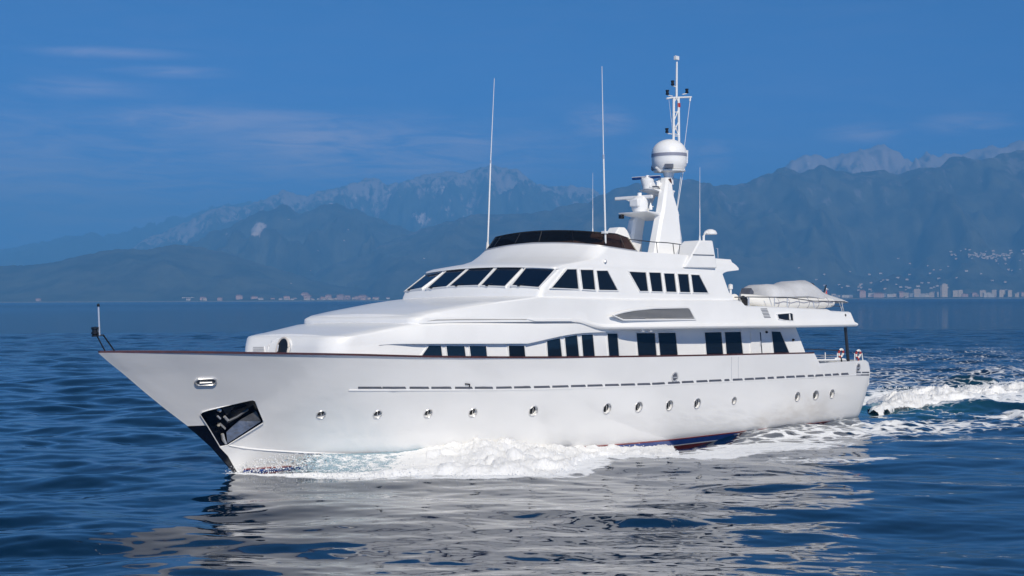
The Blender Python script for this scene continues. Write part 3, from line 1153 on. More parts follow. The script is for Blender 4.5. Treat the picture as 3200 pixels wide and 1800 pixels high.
# eyebrow air intake
ev = [(1906.6, 982), (1935, 974), (1967, 968), (2029.6, 962), (2137, 960.5), (2142, 963), (2168, 995.7), (1938.5, 995)]
w, flat, n = window(UPPER, ev, upper, glass='grey_slot', fw=.05, proud=.05, frame='white_paint', gl=.005, name='air_intake')
xx, yy, n = frame_of(n)
c = np.mean(flat, 0)
fl2 = [((p - c) @ xx, (p - c) @ yy) for p in flat]
ys = [q[1] for q in fl2]
for kk in range(9):
    yv = min(ys) + (max(ys) - min(ys)) * (kk + .7) / 9.6
    xs = []
    for i in range(len(fl2)):
        (x0, y0), (x1, y1) = fl2[i], fl2[(i + 1) % len(fl2)]
        if (y0 - yv) * (y1 - yv) < 0:
            xs.append(x0 + (x1 - x0) * (yv - y0) / (y1 - y0))
    if len(xs) >= 2:
        A, B = c + xx * min(xs) + yy * yv, c + xx * max(xs) + yy * yv
        MB().prism([A + n * .006 - yy * .012, B + n * .006 - yy * .012, B + n * .03 + yy * .012, A + n * .03 + yy * .012], yy * .012).build('slat', 'louvre_grey', w)

# vent slits and mooring opening aft
for i in range(7):
    f = i / 6
    x0, y0 = 2377 + 11 * f, 965.5 + 27 * f
    a, n = UPPER.hit(x0, y0)
    b, _ = UPPER.hit(x0 + 20, y0 - .3)
    MB().prism([a - n * .02 - [0, 0, .015], b - n * .02 - [0, 0, .015], b - n * .02 + [0, 0, .015], a - n * .02 + [0, 0, .015]], n * .028).build('vent_slit', 'grey_slot', upper)
window(UPPER, [(2426, 983), (2468, 979.5), (2474, 982), (2478, 1002), (2452, 1000.5), (2431, 996)], upper, glass='black_plastic', fw=.03, proud=.03, frame='white_paint', name='mooring_port')
window(UPPER, [(2463, 981), (2466, 981), (2469, 1000), (2465, 999)], upper, glass='trim_white', fw=.005, proud=.02, gl=.045, name='port_post')
a, n = UPPER.hit(2642, 985)
MB().lathe(a, [(.055, -.02), (.055, .02)], 10, n).build('drain', 'black_plastic', upper)
a, n = HOUSE.hit(1890, 818)
MB().lathe(a, [(.06, -.02), (.07, .05), (.03, .08)], 10, n).build('side_light', 'steel', house)
for x in (2010, 2035):
    p = P(x, 1029, v=3.7)
    MB().box(p + [0, -.05, -.05], (.14, .12, .07)).build('awning_bracket', 'trim_white', upper)

# flybridge windscreen
z_wt = lambda s: float(np.interp(s, [19, 20.2, 21.4], [7.93, 7.90, 7.66]))
zb_ = lambda s: float(np.interp(s, [18.8, 21], [7.40, float(z_coam(21))]) if s < 21 else z_coam(s)) - .02
se_b, se_t = P(1991, 787, v=3.15)[0], P(1966, 746, v=2.85)[0]
rb = uring(18.54, .36, lambda s: 3.15, .5, se_b, zb_, nside=10, cam_=.20)
rt = uring(18.80, .32, lambda s: 2.80, .5, se_t, z_wt, nside=10, cam_=.16)
full = lambda r: [(s, v, z) for s, v, z in reversed(r)] + [(s, -v, z) for s, v, z in r[1:]]
fb, ft = full(rb), full(rt)
fb_i = [np.array(p) * np.array([1, .992, 1]) + np.array([.025, 0, 0]) for p in fb]
ft_i = [np.array(p) * np.array([1, .992, 1]) + np.array([.025, 0, 0]) for p in ft]
m = MB()
m.loft([[fb[i], ft[i], ft_i[i], fb_i[i]] for i in range(len(fb))], closed=True)
screen = m.build('flybridge_screen', 'tinted_screen', yacht)
MB().tube([np.array(p) + [0, 0, .0] for p in ft], .022, 6).build('top_frame', 'black_plastic', screen)
MB().tube([np.array(p) + [-.01, 0, .03] for p in fb], .035, 6).build('bottom_frame', 'steel', screen)
nn_ = len(fb)
for i in [4, 12, 21, 26, 30, 34, 39, 47, nn_ - 5]:
    if 0 <= i < nn_:
        MB().tube([np.array(fb[i]) + [-.008, 0, 0], np.array(ft[i]) + [-.008, 0, 0]], .016, 5).build('mullion', 'black_plastic', screen)
MB().tube([fb[0], ft[0]], .03, 6).build('mullion', 'black_plastic', screen)
MB().tube([fb[-1], ft[-1]], .03, 6).build('mullion', 'black_plastic', screen)
# helm console and seats seen through the screen
ZF = float(z_coam(21)) - .05
cons = MB()
cons.prism([(19.6, -1.6, ZF), (20.9, -1.6, ZF), (20.8, -1.6, ZF + .48), (20.1, -1.6, ZF + .55)], (0, 2.4, 0))
cons.build('helm_console', 'trim_white', yacht, bevel=.04)
m = MB()
m.prism([(21.6, -2.2, ZF), (22.4, -2.2, ZF), (22.5, -2.2, ZF + .55), (22.3, -2.2, ZF + .55), (22.2, -2.2, ZF + .25), (21.6, -2.2, ZF + .25)], (0, 3.6, 0))
m.build('helm_bench', 'cream_trim', yacht, bevel=.03)
m = MB()
m.prism([P(1884, 728, v=2.2), P(1905, 735, v=2.2), P(1960, 748, v=2.2), P(1955, 756, v=2.2), P(1880, 740, v=2.2)], (0, -.6, 0))
m.build('locker_lid', 'trim_white', yacht, bevel=.02)

# fairing box with exhaust dome, port (and its twin to starboard)
for sg in (1, -1):
    v0, v1 = sg * 3.34, sg * 2.5
    q = [P(x, y, v=3.3) for x, y in ((2133, 836), (2150, 812), (2189, 751), (2230, 751.5), (2233.5, 800), (2234.5, 839))]
    m = MB()
    n_ = len(q)
    outer = [(p[0], sg * (3.40 - .12 * (p[2] - q[0][2])), p[2]) for p in q]
    inner = [(p[0], sg * 2.45, p[2]) for p in q]
    m.add(outer + inner, [tuple(range(n_)), tuple(range(2 * n_ - 1, n_ - 1, -1))] + [(i, (i + 1) % n_, n_ + (i + 1) % n_, n_ + i) for i in range(n_)])
    bx = m.build('fairing_box', 'white_paint', yacht, bevel=.05)
    if sg == 1:
        a, b = P(2166, 795.5, v=3.36), P(2231, 797.5, v=3.36)
        MB().tube([a, b], .016, 5).build('panel_seam', 'grey_slot', bx)
stalk = [P(2199, 753, v=2.9), P(2199, 738, v=2.9), P(2204, 728, v=2.9), P(2214, 724, v=2.9)]
md = MB().tube(stalk, .05, 8).build('vent_mushroom', 'trim_white', yacht)
MB().lathe(P(2220, 731.5, v=2.9), [(.27, -.02), (.28, .02), (.22, .13), (.1, .19), (.01, .2)], 20).build('vent_cap', 'trim_white', md)

# whip antennas
for (b, mid, t, v, r0) in (((1524, 772), (1533.5, 500), (1545, 245), -3.1, .034), ((1893, 782), (1886, 483), (1881.2, 207), 3.0, .036), ((1852.4, 728), (1852.4, 640), (1852.6, 540), -1.2, .016), ((2187, 752), (2187, 640), (2187.3, 523), 2.7, .02)):
    A, B, C2 = P(*b, v=v), P(*mid, v=v), P(*t, v=v)
    an_ = MB().tube([A, B], [r0, r0 * .85], 8).build('whip_antenna', 'trim_white', yacht)
    MB().tube([B, C2], [r0 * .55, r0 * .3], 6).build('antenna_tip', 'trim_white', an_)
    MB().lathe(B - [0, 0, .15], [(r0 * 1.1, 0), (r0 * 1.1, .15)], 8).build('ferrule', 'steel', an_)
    MB().lathe(A - [0, 0, .1], [(r0 * 2.2, 0), (r0 * 2, .12), (r0 * 1.2, .3)], 10).build('antenna_base', 'trim_white', an_)
A = P(1890, 726, v=3.0)
MB().box(A, (.2, .16, .09)).build('antenna_clamp', 'trim_white', yacht)


# ------------------------------------------------------------------ mast
def zz(x, y):
    return 1880 + x / 5.573, 560 + y / 5.573


mast = empty('mast', parent=yacht)


def leg(name, secs):
    """secs: list of (left px, right px, y px, v, half thickness in v)"""
    m = MB()
    rings = []
    for (xl, xr, y, v, hv) in secs:
        a, b = P(xl, y, v=v), P(xr, y, v=v)
        z = (a[2] + b[2]) / 2
        s0, s1 = a[0], b[0]
        c = min(.12, (s1 - s0) * .2)
        rings.append([(s0, v - hv * .6, z), (s0, v + hv * .6, z), (s0 + c, v + hv, z), (s1 - c, v + hv, z), (s1, v + hv * .6, z), (s1, v - hv * .6, z), (s1 - c, v - hv, z), (s0 + c, v - hv, z)])
    m.loft(rings, closed=True)
    return m.build(name, 'white_paint', mast, sharp=30, bevel=.015)


leg('mast_leg', [(2032, 2128, 800, .95, .26), (2052, 2114, 690, .70, .24), (2058, 2112, 664, .68, .24), (2066, 2096, 607, .52, .22), (2071, 2093, 580, .40, .2), (2073, 2091, 556, .2, .2)])
leg('mast_leg', [(1960, 1997, 800, -.95, .22), (1963, 2000, 740, -.85, .22), (1972, 2008, 690, -.72, .2), (1990, 2020, 664, -.68, .2), (2024, 2044, 610, -.5, .18), (2046, 2064, 585, -.3, .16), (2068, 2084, 556, -.1, .16)])
# raked box in front of the starboard leg
q = [P(x, y, v=-.7) for x, y in (zz(90, 1300), zz(230, 960), zz(310, 835), zz(405, 840), zz(560, 1020), zz(625, 1090), zz(620, 1290))]
MB().prism(q, (0, -.55, 0)).build('mast_foot', 'white_paint', mast, bevel=.03)
q = [P(x, y, v=-.68) for x, y in (zz(622, 1120), zz(655, 1130), zz(662, 1290), zz(640, 1290))]
MB().prism(q, (0, -.1, 0)).build('mast_ladder', 'trim_white', mast, bevel=.01)


def platform(pxs, vs, drop, dz, wing, name):
    m = MB()
    top = [P(*zz(x, y), v=v) for (x, y), v in zip(pxs, vs)]
    bot = [p + np.array([d * .9, 0, -d]) for p, d in zip(top, drop)]
    n_ = len(top)
    m.add(top + bot, [tuple(range(n_)), tuple(range(2 * n_ - 1, n_ - 1, -1))] + [(i, (i + 1) % n_, n_ + (i + 1) % n_, n_ + i) for i in range(n_)])
    o = m.build(name, 'white_paint', mast, bevel=.02)
    return o


def shelf(name, sf, sb, w, zf, zb, tf, tb):
    """platform between the legs: front edge at sf, back at sb, underside wedge"""
    m = MB()
    top = [(sf, -w, zf), (sf, w, zf), (sb, w * 1.02, zb), (sb, -w * 1.02, zb)]
    bot = [(sf + .04, -w + .03, zf - tf), (sf + .04, w - .03, zf - tf), (sb, w * .95, zb - tb), (sb, -w * .95, zb - tb)]
    m.add(top + bot, [(0, 1, 2, 3), (7, 6, 5, 4), (0, 1, 5, 4), (1, 2, 6, 5), (2, 3, 7, 6), (3, 0, 4, 7)])
    return m.build(name, 'white_paint', mast, bevel=.02)


# lower platform (front edge from zoom points), upper platform
fl_ = (P(*zz(290, 580), v=-.80) + P(*zz(800, 560), v=.80)) / 2
sh1 = shelf('radar_platform', fl_[0], fl_[0] + 1.75, .80, fl_[2], fl_[2] - .08, .05, .20)
fu_ = (P(*zz(648, 180), v=-.42) + P(*zz(910, 165), v=.42)) / 2
sh2 = shelf('radar_platform', fu_[0], fu_[0] + 1.35, .42, fu_[2], fu_[2] - .06, .05, .20)
# port wings carrying the stays
for (x0, y0, x1, y1, v) in ((1205, 575, 1360, 640, .62), (1160, 165, 1285, 240, .42)):
    a, b = P(*zz(x0, y0), v=v), P(*zz(x1, y1), v=v)
    b[2] = a[2] - .06
    m = MB()
    m.prism([a + [-.1, 0, 0], b + [0, 0, .0], b + [0, 0, -.07], a + [-.1, 0, -.26]], (0, -2 * v, 0))
    m.build('stay_wing', 'white_paint', mast, bevel=.03)

# radars
def radar(base_px, bar0, bar1, v, wd, rad, h, barcol, parentname):
    b = P(*zz(*base_px), v=v)
    g = MB().lathe(b, [(rad * .8, -.05), (rad * .95, .05), (rad, h * .45), (rad * .95, h * .75), (rad * .6, h * .95), (rad * .3, h), (.09, h + .04), (.09, h + .12)], 20).build('radar_scanner', 'white_paint', mast)
    MB().box(b + [-rad * .75, 0, h * .5], (rad * .8, rad * 1.3, h * .5)).build('gearbox', 'white_paint', g, bevel=.04)
    A, B = P(*zz(*bar0), v=v), P(*zz(*bar1), v=v)
    zc = b[2] + h + .12 + wd / 2
    c = (A + B) / 2
    # the array turns about the pedestal axis: keep its length, set its heading from the picture
    return g, b, zc, A, B


g, b, zc, A, B = radar((665, 548), (235, 345), (890, 305), 0.0, .11, .35, .62, 'trim_white', 'radar')
A, B = P(*zz(238, 338), s=b[0] - .1), P(*zz(890, 305), s=b[0] + .1)
half = (B - A) / 2
hl = np.linalg.norm(half[:2])
dirv = np.array([half[0], half[1], 0]) / hl
c = (A + B) / 2
c[2] = (A[2] + B[2]) / 2
perp = np.array([-dirv[1], dirv[0], 0])
pts = [c - dirv * hl - perp * .06 + [0, 0, -.07], c + dirv * hl - perp * .06 + [0, 0, -.07], c + dirv * hl + perp * .06 + [0, 0, -.07], c - dirv * hl + perp * .06 + [0, 0, -.07]]
MB().prism(pts, (0, 0, .14)).build('array_bar', 'trim_white', g, bevel=.03)
MB().prism([c - dirv * hl * .4 - perp * .07 - [0, 0, .07], c + dirv * hl * .35 - perp * .07 - [0, 0, .07], c + dirv * hl * .15 - perp * .05 - [0, 0, .2], c - dirv * hl * .1 - perp * .05 - [0, 0, .2]], perp * .14).build('turning_unit', 'trim_white', g, bevel=.02)
b2 = P(*zz(800, 150), v=0)
g = MB().lathe(b2, [(.2, -.05), (.22, .1), (.28, .28), (.28, .36), (.12, .42), (.07, .45), (.07, .52)], 18).build('radar_scanner', 'white_paint', mast)
bx = P(*zz(940, 80), v=.1)
MB().prism([P(*zz(850, 150), v=.25), P(*zz(1040, 170), v=.25), P(*zz(1040, 30), v=.25), P(*zz(860, 30), v=.25)], (0, -.45, 0)).build('gearbox', 'white_paint', g, bevel=.05)
MB().tube([P(*zz(890, 130), v=.28), P(*zz(950, 122), v=.30), P(*zz(1000, 135), v=.28)], .03, 6).build('grab_handle', 'grey_slot', g)
A, B = P(1980 + -20 / 5.177, 400 + 806 / 5.177, s=b2[0] - .1), P(1980 + 430 / 5.177, 400 + 806 / 5.177, s=b2[0] + .1)
A = P(1976.5, 555.5, s=b2[0] - .1)
half = (B - A) / 2
hl = np.linalg.norm(half[:2])
dirv = np.array([half[0], half[1], 0]) / hl
c = (A + B) / 2
perp = np.array([-dirv[1], dirv[0], 0])
pts = [c - dirv * hl - perp * .05 + [0, 0, -.055], c + dirv * hl - perp * .05 + [0, 0, -.055], c + dirv * hl + perp * .05 + [0, 0, -.055], c - dirv * hl + perp * .05 + [0, 0, -.055]]
bar = MB().prism(pts, (0, 0, .10)).build('array_bar', 'radar_blue', g, bevel=.015)
bar['label'] = 'blue radar array bar'
MB().prism([p + np.array([0, 0, .102]) for p in pts], (0, 0, .02)).build('bar_top', 'trim_white', bar)
# worn white lettering in the middle of the blue bar (too small to read)
for i in range(5):
    cc = c + dirv * (-.16 + .08 * i)
    sgn = -1 if (perp @ (CLOC - c)) < 0 else 1
    MB().box(cc + perp * sgn * .052, (.045, .045, .05)).build('lettering', 'trim_white', bar)

# satellite dome
DC = P(2092, 535, v=0.0)
r = .66
zb0 = P(2092, 537, v=0)[2]
scale_px = (P(2092, 435, v=0)[2] - zb0) / (537 - 435)
zt = P(2087, 435, v=0)[2]
zband0, zband1 = P(2090, 491, v=0)[2], P(2090, 481, v=0)[2]
DR = abs(P(2141, 500, v=0)[0] - P(2036, 500, v=0)[0]) * CT / 2 * .93
dome = MB().lathe((DC[0], 0, 0), [(DR * .55, zb0 + .02), (DR * .85, zb0 + .10), (DR * .98, zb0 + .25), (DR, zb0 + .45), (DR, zband0)], 40).build('satellite_dome', 'white_paint', mast)
MB().lathe((DC[0], 0, 0), [(DR * 1.012, zband0), (DR * 1.012, zband1)], 40).build('dome_band', 'grey_band', dome)
prof = [(DR * math.cos(g), zband1 + (zt - zband1) * math.sin(g)) for g in np.linspace(0, math.pi / 2, 14)]
MB().lathe((DC[0], 0, 0), prof, 40).build('dome_cap', 'white_paint', dome)
MB().lathe((DC[0], 0, 0), [(DR * .5, zb0 - .02), (DR * .9, zb0 - .0), (DR * .92, zb0 + .06), (DR * .5, zb0 + .09)], 32).build('dome_tray', 'white_paint', dome)
a = P(2075, 527, v=DR * .6)
MB().box((DC[0] - DR * .62, DR * .42, zb0 + .18), (.35, .55, .17), rot=(0, 0, .8)).build('dome_opening', 'grey_slot', dome)
MB().lathe((DC[0] - .05, 0, zb0 - .55), [(.2, 0), (.19, .3), (.24, .5), (.5, .58)], 20).build('dome_post', 'white_paint', mast)
hp = P(2040, 525, s=DC[0] - .3)
MB().lathe(hp + [.1, 0, 0], [(.04, -.3), (.10, -.15), (.13, .08), (.12, .1), (.02, .12)], 14, axis=(-1, -.5, 0)).build('horn', 'grey_band', mast)
MB().tube([P(*q, v=.55) for q in ((2051, 523), (2058, 530), (2064, 536))], .05, 6).build('horn_bracket', 'trim_white', mast)
MB().box(P(2145, 490, v=.6), (.1, .1, .55), rot=(0, .08, 0)).build('whip_mount', 'trim_white', mast)
MB().tube([P(*q, v=.5) for q in ((2093, 558), (2096, 572), (2095, 592), (2092, 590))], .06, 6).build('cable_loop', 'brown_varnish', mast)
MB().tube([P(*q, v=.5) for q in ((2099, 608), (2096, 630))], .035, 6).build('cable_loop', 'brown_varnish', mast)
MB().tube([P(*q, v=.5) for q in ((2096, 556), (2094, 592))], .02, 6).build('cable_pipe', 'trim_white', mast)

# lattice top mast behind the dome
YM = .0
sM = DC[0] + .75
mz = lambda x, y: P(1850 + x / 2.07, 150 + y / 2.07, v=.0)
def mzs(x, y):
    return P(1850 + x / 2.07, 150 + y / 2.07, s=None, v=.0)
tm = MB().tube([mz(527, 640), mz(529, 322)], .055, 8).build('top_mast', 'trim_white', mast)
MB().tube([mz(563, 655), mz(560, 322)], .055, 8).build('mast_tube', 'trim_white', tm)
MB().tube([mz(547, 325), mz(548, 180), mz(549, 90)], [.05, .045, .04], 8).build('mast_tube', 'trim_white', tm)
MB().tube([mz(546, 78), mz(541, 48)], .02, 6).build('mast_tip', 'trim_white', tm)
MB().box(mz(547, 65), (.22, .12, .16)).build('anchor_lamp', 'trim_white', tm)
for a, b in (((531, 570), (561, 570)), ((530, 555), (561, 562)), ((531, 540), (559, 480)), ((558, 560), (532, 490)), ((531, 470), (557, 405)), ((531, 415), (558, 415)), ((535, 345), (547, 322)), ((556, 345), (546, 322)), ((531, 330), (560, 330))):
    MB().tube([mz(*a), mz(*b)], .022, 6).build('lattice_bar', 'trim_white', tm)
MB().tube([mz(484, 327), mz(515, 322), mz(642, 318)], .04, 8).build('yardarm', 'trim_white', tm)
MB().tube([mz(636, 320), mz(634, 344)], .04, 6).build('yardarm_end', 'trim_white', tm)
MB().lathe(mz(562, 384), [(.07, 0), (.07, .18)], 10).build('red_lamp', 'lifebuoy_red', tm)
for x, y0, y1, bx in ((522, 242, 210, 541), (488, 303, 271, 520), (614, 292, 263, 585), (485, 549, 518, 518)):
    a, b = mz(x, y0), mz(x, y1)
    h = b[2] - a[2]
    l = MB().lathe(a, [(.065, 0), (.075, .03), (.075, h * .3), (.06, h * .34), (.06, h * .66), (.075, h * .7), (.075, h * .96), (.04, h)], 12).build('navigation_lamp', 'black_plastic', tm)
    MB().tube([a - [0, 0, .02], mz(bx, y0 + 8)], .022, 6).build('lamp_arm', 'trim_white', l)
# stays and halyards
for a, b, v0, v1, rr_ in (((634, 344), (545, 1070), .0, .55, .011), ((607, 683), (549, 1065), .0, .55, .016), ((497, 330), (515, 480), 0, 0, .006), ((497, 330), (523, 560), 0, 0, .006)):
    MB().tube([P(1850 + a[0] / 2.07, 150 + a[1] / 2.07, v=v0), P(1850 + b[0] / 2.07, 150 + b[1] / 2.07, v=v1)], rr_, 5).build('stay', 'rope', mast)
MB().tube([P(2143, 480, v=.5), P(2137, 532, v=.5)], .04, 6).build('whip_mount', 'trim_white', mast)
MB().box(P(*zz(345, 655), v=-.72), (.2, .16, .16)).build('loudhailer', 'black_plastic', mast, bevel=.02)
MB().lathe(P(*zz(855, 525), v=.35), [(.07, -.02), (.07, .12), (.03, .2), (.02, .28)], 10).build('small_aerial', 'trim_white', mast)
MB().tube([P(*zz(840, 470), v=.35), P(*zz(900, 478), v=.35)], .02, 6).build('small_aerial', 'trim_white', mast)

# ------------------------------------------------------------------ rails and deck gear
rail = MB().tube([P(x, y, v=2.9) for x, y in ((1968, 748), (2040, 756), (2085, 758.5), (2127, 764))], .02, 6).build('flybridge_rail', 'dark_steel', yacht)
for a, b in (((2052, 757), (2054, 790)), ((2103, 762), (2107, 794)), ((2125, 764), (2121, 794)), ((1939, 748), (1942, 776))):
    MB().tube([P(*a, v=2.9), P(*b, v=2.9)], .016, 6).build('rail_post', 'dark_steel', rail)
rail = MB().tube([P(x, y, v=2.6) for x, y in ((2238, 776), (2243, 776), (2244, 806))], .014, 6).build('flybridge_rail', 'steel', yacht)
for x, y in ((2138, 768), (2146, 771)):
    MB().lathe(P(x, y, v=1.6), [(.06, -.1), (.09, 0), (.06, .1)], 10).build('search_light', 'trim_white', yacht)
MB().tube([P(2130, 770, v=1.6), P(2158, 771, v=1.6), P(2157, 790, v=1.6)], .02, 6).build('flybridge_rail', 'steel', yacht)

# boat deck rail
VR = 3.38
top = [(2296, 929), (2338, 928), (2374, 928.5), (2459, 929), (2500, 935), (2543, 941), (2597, 941.5), (2641, 943)]
rail = MB().tube([P(x, y, v=VR) for x, y in top], .022, 6).build('boat_deck_rail', 'dark_steel', yacht)
for x, y0, y1 in ((2338, 928, 955), (2341, 928, 955), (2420, 929, 957), (2460, 930, 959), (2543, 941, 963)):
    MB().tube([P(x, y0, v=VR), P(x, y1, v=VR)], .02, 6).build('rail_post', 'steel', rail)
for a, b in (((2622, 943), (2632, 972)), ((2630, 943), (2637, 972)), ((2634, 943), (2630, 972)), ((2404, 930), (2413, 958)), ((2387, 940), (2395, 955)), ((2540, 945), (2549, 966))):
    MB().tube([P(*a, v=VR), P(*b, v=VR)], .016, 6).build('rail_brace', 'steel', rail)
MB().tube([P(2598, 956, v=VR), P(2628, 957, v=VR)], .016, 6).build('rail_bar', 'dark_steel', rail)
MB().lathe(P(2283, 905, v=2.2), [(.05, -.25), (.05, .0), (.1, .03), (.1, .2), (.02, .24)], 10).build('deck_lamp', 'trim_white', yacht)
m = MB()
m.tube([P(2320, 930, v=2.6), P(2326, 936, v=2.6), P(2333, 952, v=2.6)], [.1, .14, .14], 10)
m.build('rolled_hose', 'black_plastic', yacht)

# aft deck rail, pole, starboard rail
VA = 3.33
rail = MB().tube([P(x, y, v=VA) for x, y in ((2517, 1091), (2560, 1092.5), (2624, 1095))], .022, 6).build('aft_rail', 'dark_steel', yacht)
for x, y0, y1 in ((2579, 1101, 1131), (2617, 1103, 1130), (2671, 1105, 1128), (2696, 1104, 1127)):
    MB().tube([P(x - (2 if x > 2690 else 0), y0, v=VA), P(x, y1, v=VA)], [.02, .028], 6).build('rail_post', 'trim_white', rail)
for y0, y1 in ((1110, 1110), (1117, 1116.5)):
    MB().tube([P(2545, y0, v=VA), P(2620, y1, v=VA)], .012, 6).build('rail_bar', 'steel', rail)
MB().tube([P(2552, 1126, v=VA), P(2610, 1125, v=VA), P(2641, 1124, v=VA)], .05, 8).build('rail_bar', 'trim_white', rail)
MB().tube([P(2610, 1127, v=VA), P(2612, 1121, v=VA), P(2618, 1121, v=VA), P(2640, 1124, v=VA)], .05, 8).build('mooring_cleat', 'trim_white', rail)
MB().tube([P(2690, 1099, v=VA), P(2698, 1127, v=VA)], .016, 6).build('rail_post', 'steel', rail)
MB().tube([P(2642, 1023, v=3.2), P(2645, 1060, v=3.2), P(2651, 1128, v=3.2)], .07, 10).build('awning_pole', 'dark_steel', yacht)
rail = MB().tube([(s, -VA, Z_AFT + .75) for s in np.linspace(33, 37.4, 6)], .022, 6).build('aft_rail', 'dark_steel', yacht)
for s in (33.5, 34.8, 36.1, 37.4):
    MB().tube([(s, -VA, Z_AFT - .05), (s, -VA, Z_AFT + .75)], .02, 6).build('rail_post', 'steel', rail)

# bow staff with lamp
b0, b1 = P(331, 1102, v=.12), P(361, 1101, v=-.12)
t0, t1 = P(303, 1049, v=0), P(323, 1047, v=0)
st = MB().tube([b0, t0], .022, 6).build('bow_staff', 'black_plastic', yacht)
MB().tube([b1, t1], .022, 6).build('staff_strut', 'black_plastic', st)
MB().tube([P(288, 1049, v=0), t1], .022, 6).build('staff_bar', 'dark_steel', st)
MB().tube([P(311, 1048, v=0), P(307.5, 955, v=0)], .026, 8).build('jack_staff', 'steel', st)
MB().lathe(P(307.3, 953, v=0), [(.04, -.05), (.045, 0), (.02, .04)], 8).build('staff_cap', 'black_plastic', st)
a = P(297, 1046, v=0)
h = P(297, 1023, v=0)[2] - a[2]
MB().lathe(a, [(.10, -.06), (.1, -.02), (.075, 0), (.11, .02), (.11, h * .35), (.085, h * .4), (.085, h * .7), (.11, h * .75), (.11, h), (.03, h + .02)], 12).build('bow_lamp', 'black_plastic', st)

# ------------------------------------------------------------------ loose things carried on board
tender = empty('covered_tender', YACHT_M)
props(tender, 'inflatable tender under a grey cover on the aft boat deck', 'tender')
VT = 1.55
prof_px = [(2338, 935), (2344, 905), (2349, 893), (2360, 887), (2385, 889), (2409, 891.5), (2424, 888), (2446, 880), (2470, 878), (2488, 878), (2500, 890), (2513, 902), (2543, 917), (2580, 929), (2599, 942)]
skirt_px = [(2340, 940), (2352, 932), (2362, 930), (2375, 929), (2400, 928), (2420, 927), (2440, 926), (2459, 925), (2480, 928), (2500, 932), (2515, 935), (2530, 938), (2550, 941), (2575, 943), (2599, 944)]
prof = [P(x, y, v=VT - .2) for x, y in prof_px]
rings = []
for i, p in enumerate(prof):
    s = p[0]
    zsk = P(*skirt_px[i], v=VT + .95)[2]
    zsk = min(zsk, p[2] - .02)
    wd = float(np.interp(i, [0, 1, 3, 10, 14], [.35, .75, 1.05, 1.05, .7]))
    ring = []
    for j in range(13):
        g = math.pi * j / 12
        y = VT + wd * math.cos(g)
        z = zsk + (p[2] - zsk) * (math.sin(g) ** .8)
        wob = .025 * math.sin(3.1 * s + 5 * g) + .02 * math.sin(7 * s + 3 * g)
        ring.append((s, y, z + wob * math.sin(g)))
    ring = [(s, VT + wd * .9, zsk - .06)] + ring + [(s, VT - wd * .9, zsk - .06)]
    rings.append(ring)
MB().loft(rings, closed=True).build('boat_cover', 'cover_grey', tender, sharp=50)
zt_ = P(2459, 947, v=VT + .85)[2]
s0_, s1_ = P(2366, 945, v=VT + .85)[0], P(2597, 945, v=VT + .85)[0]
for sg in (1, -1):
    pts = [(s0_ - .25, VT + sg * .15, zt_ + .22), (s0_ + .15, VT + sg * .5, zt_ + .15), (s0_ + .8, VT + sg * .83, zt_ + .05)] + [(s, VT + sg * .85, zt_) for s in np.linspace(s0_ + 1.5, s1_, 8)]
    tb = MB().tube(pts, [.2, .24, .25] + [.25] * 7 + [.2], 14).build('tube', 'tube_white', tender)
    if sg == 1:
        for s in np.linspace(s0_ + 1.3, s1_ - .6, 6):
            ring = [(s, VT + .85 + .255 * math.cos(g), zt_ + .255 * math.sin(g)) for g in np.linspace(0, 2 * math.pi, 16, endpoint=False)]
            MB().tube(ring, .014, 5, True).build('tube_band', 'grey_band', tb)
        MB().tube([(s, VT + 1.10, zt_ + .03 + .03 * math.sin(6 * s)) for s in np.linspace(s0_ + 1, s1_ - .2, 24)], .018, 5).build('grab_line', 'grey_band', tb)
m = MB()
m.loft([[(s, VT + .75, zt_ - .1), (s, VT, zt_ - .38), (s, VT - .75, zt_ - .1), (s, VT, zt_ + .05)] for s in np.linspace(s0_ + .8, s1_, 8)], closed=True)
m.build('tender_hull', 'tube_white', tender)
for s in (s0_ + 1.5, s1_ - 1.2):
    MB().prism([(s, VT + .9, 4.95), (s, VT - .9, 4.95), (s, VT - .6, zt_ - .15), (s, VT + .6, zt_ - .15)], (.12, 0, 0)).build('chock', 'trim_white', tender)
oc = P(2530, 905, v=VT - .7)
ocb = P(2532, 921, v=VT - .7)
m = MB()
m.loft([[(oc[0] + dx * f, oc[1] + dy * f, z) for dx, dy in ((-.35, -.2), (-.2, .25), (.25, .25), (.42, 0), (.25, -.25))] for z, f in ((ocb[2] - .35, .8), (ocb[2], 1.0), (oc[2] + .1, .95), (oc[2] + .28, .55), (oc[2] + .32, .2))], closed=True)
m.build('outboard_motor', 'black_plastic', tender, bevel=.03)
m = MB()
m.prism([P(x, y, v=VT + .4) for x, y in ((2338, 935), (2348, 900), (2356, 912), (2352, 940), (2344, 950))], (0, -.5, 0))
m.build('bow_strap', 'grey_slot', tender)

flag = empty('ensign', YACHT_M)
props(flag, 'small red white and blue flag furled on a dark staff behind the tender', 'flag')
a, b = P(2570, 928, v=-.6), P(2582, 891, v=-.6)
MB().tube([a, b], .03, 6).build('staff', 'black_plastic', flag)
for mt, u0, u1 in (('tube_white', 0, .35), ('lifebuoy_red', .35, .6), ('boot_blue', .6, .72), ('tube_white', .72, 1.0)):
    m = MB()
    rings = []
    A, B = P(2581, 900, v=-.6), P(2572, 928, v=-.6)
    for q in np.linspace(0, 1, 7):
        c = A + (B - A) * q
        wv = lambda u: np.array([.02 + (.12 + .22 * q) * u, .05 * math.sin(9 * u + 4 * q), -.05 * u])
        rings.append([c + wv(u0), c + wv((u0 + u1) / 2), c + wv(u1), c + wv(u1) + [0, .012, 0], c + wv(u0) + [0, .012, 0]])
    m.loft(rings, closed=True).build('flag_cloth', mt, flag)

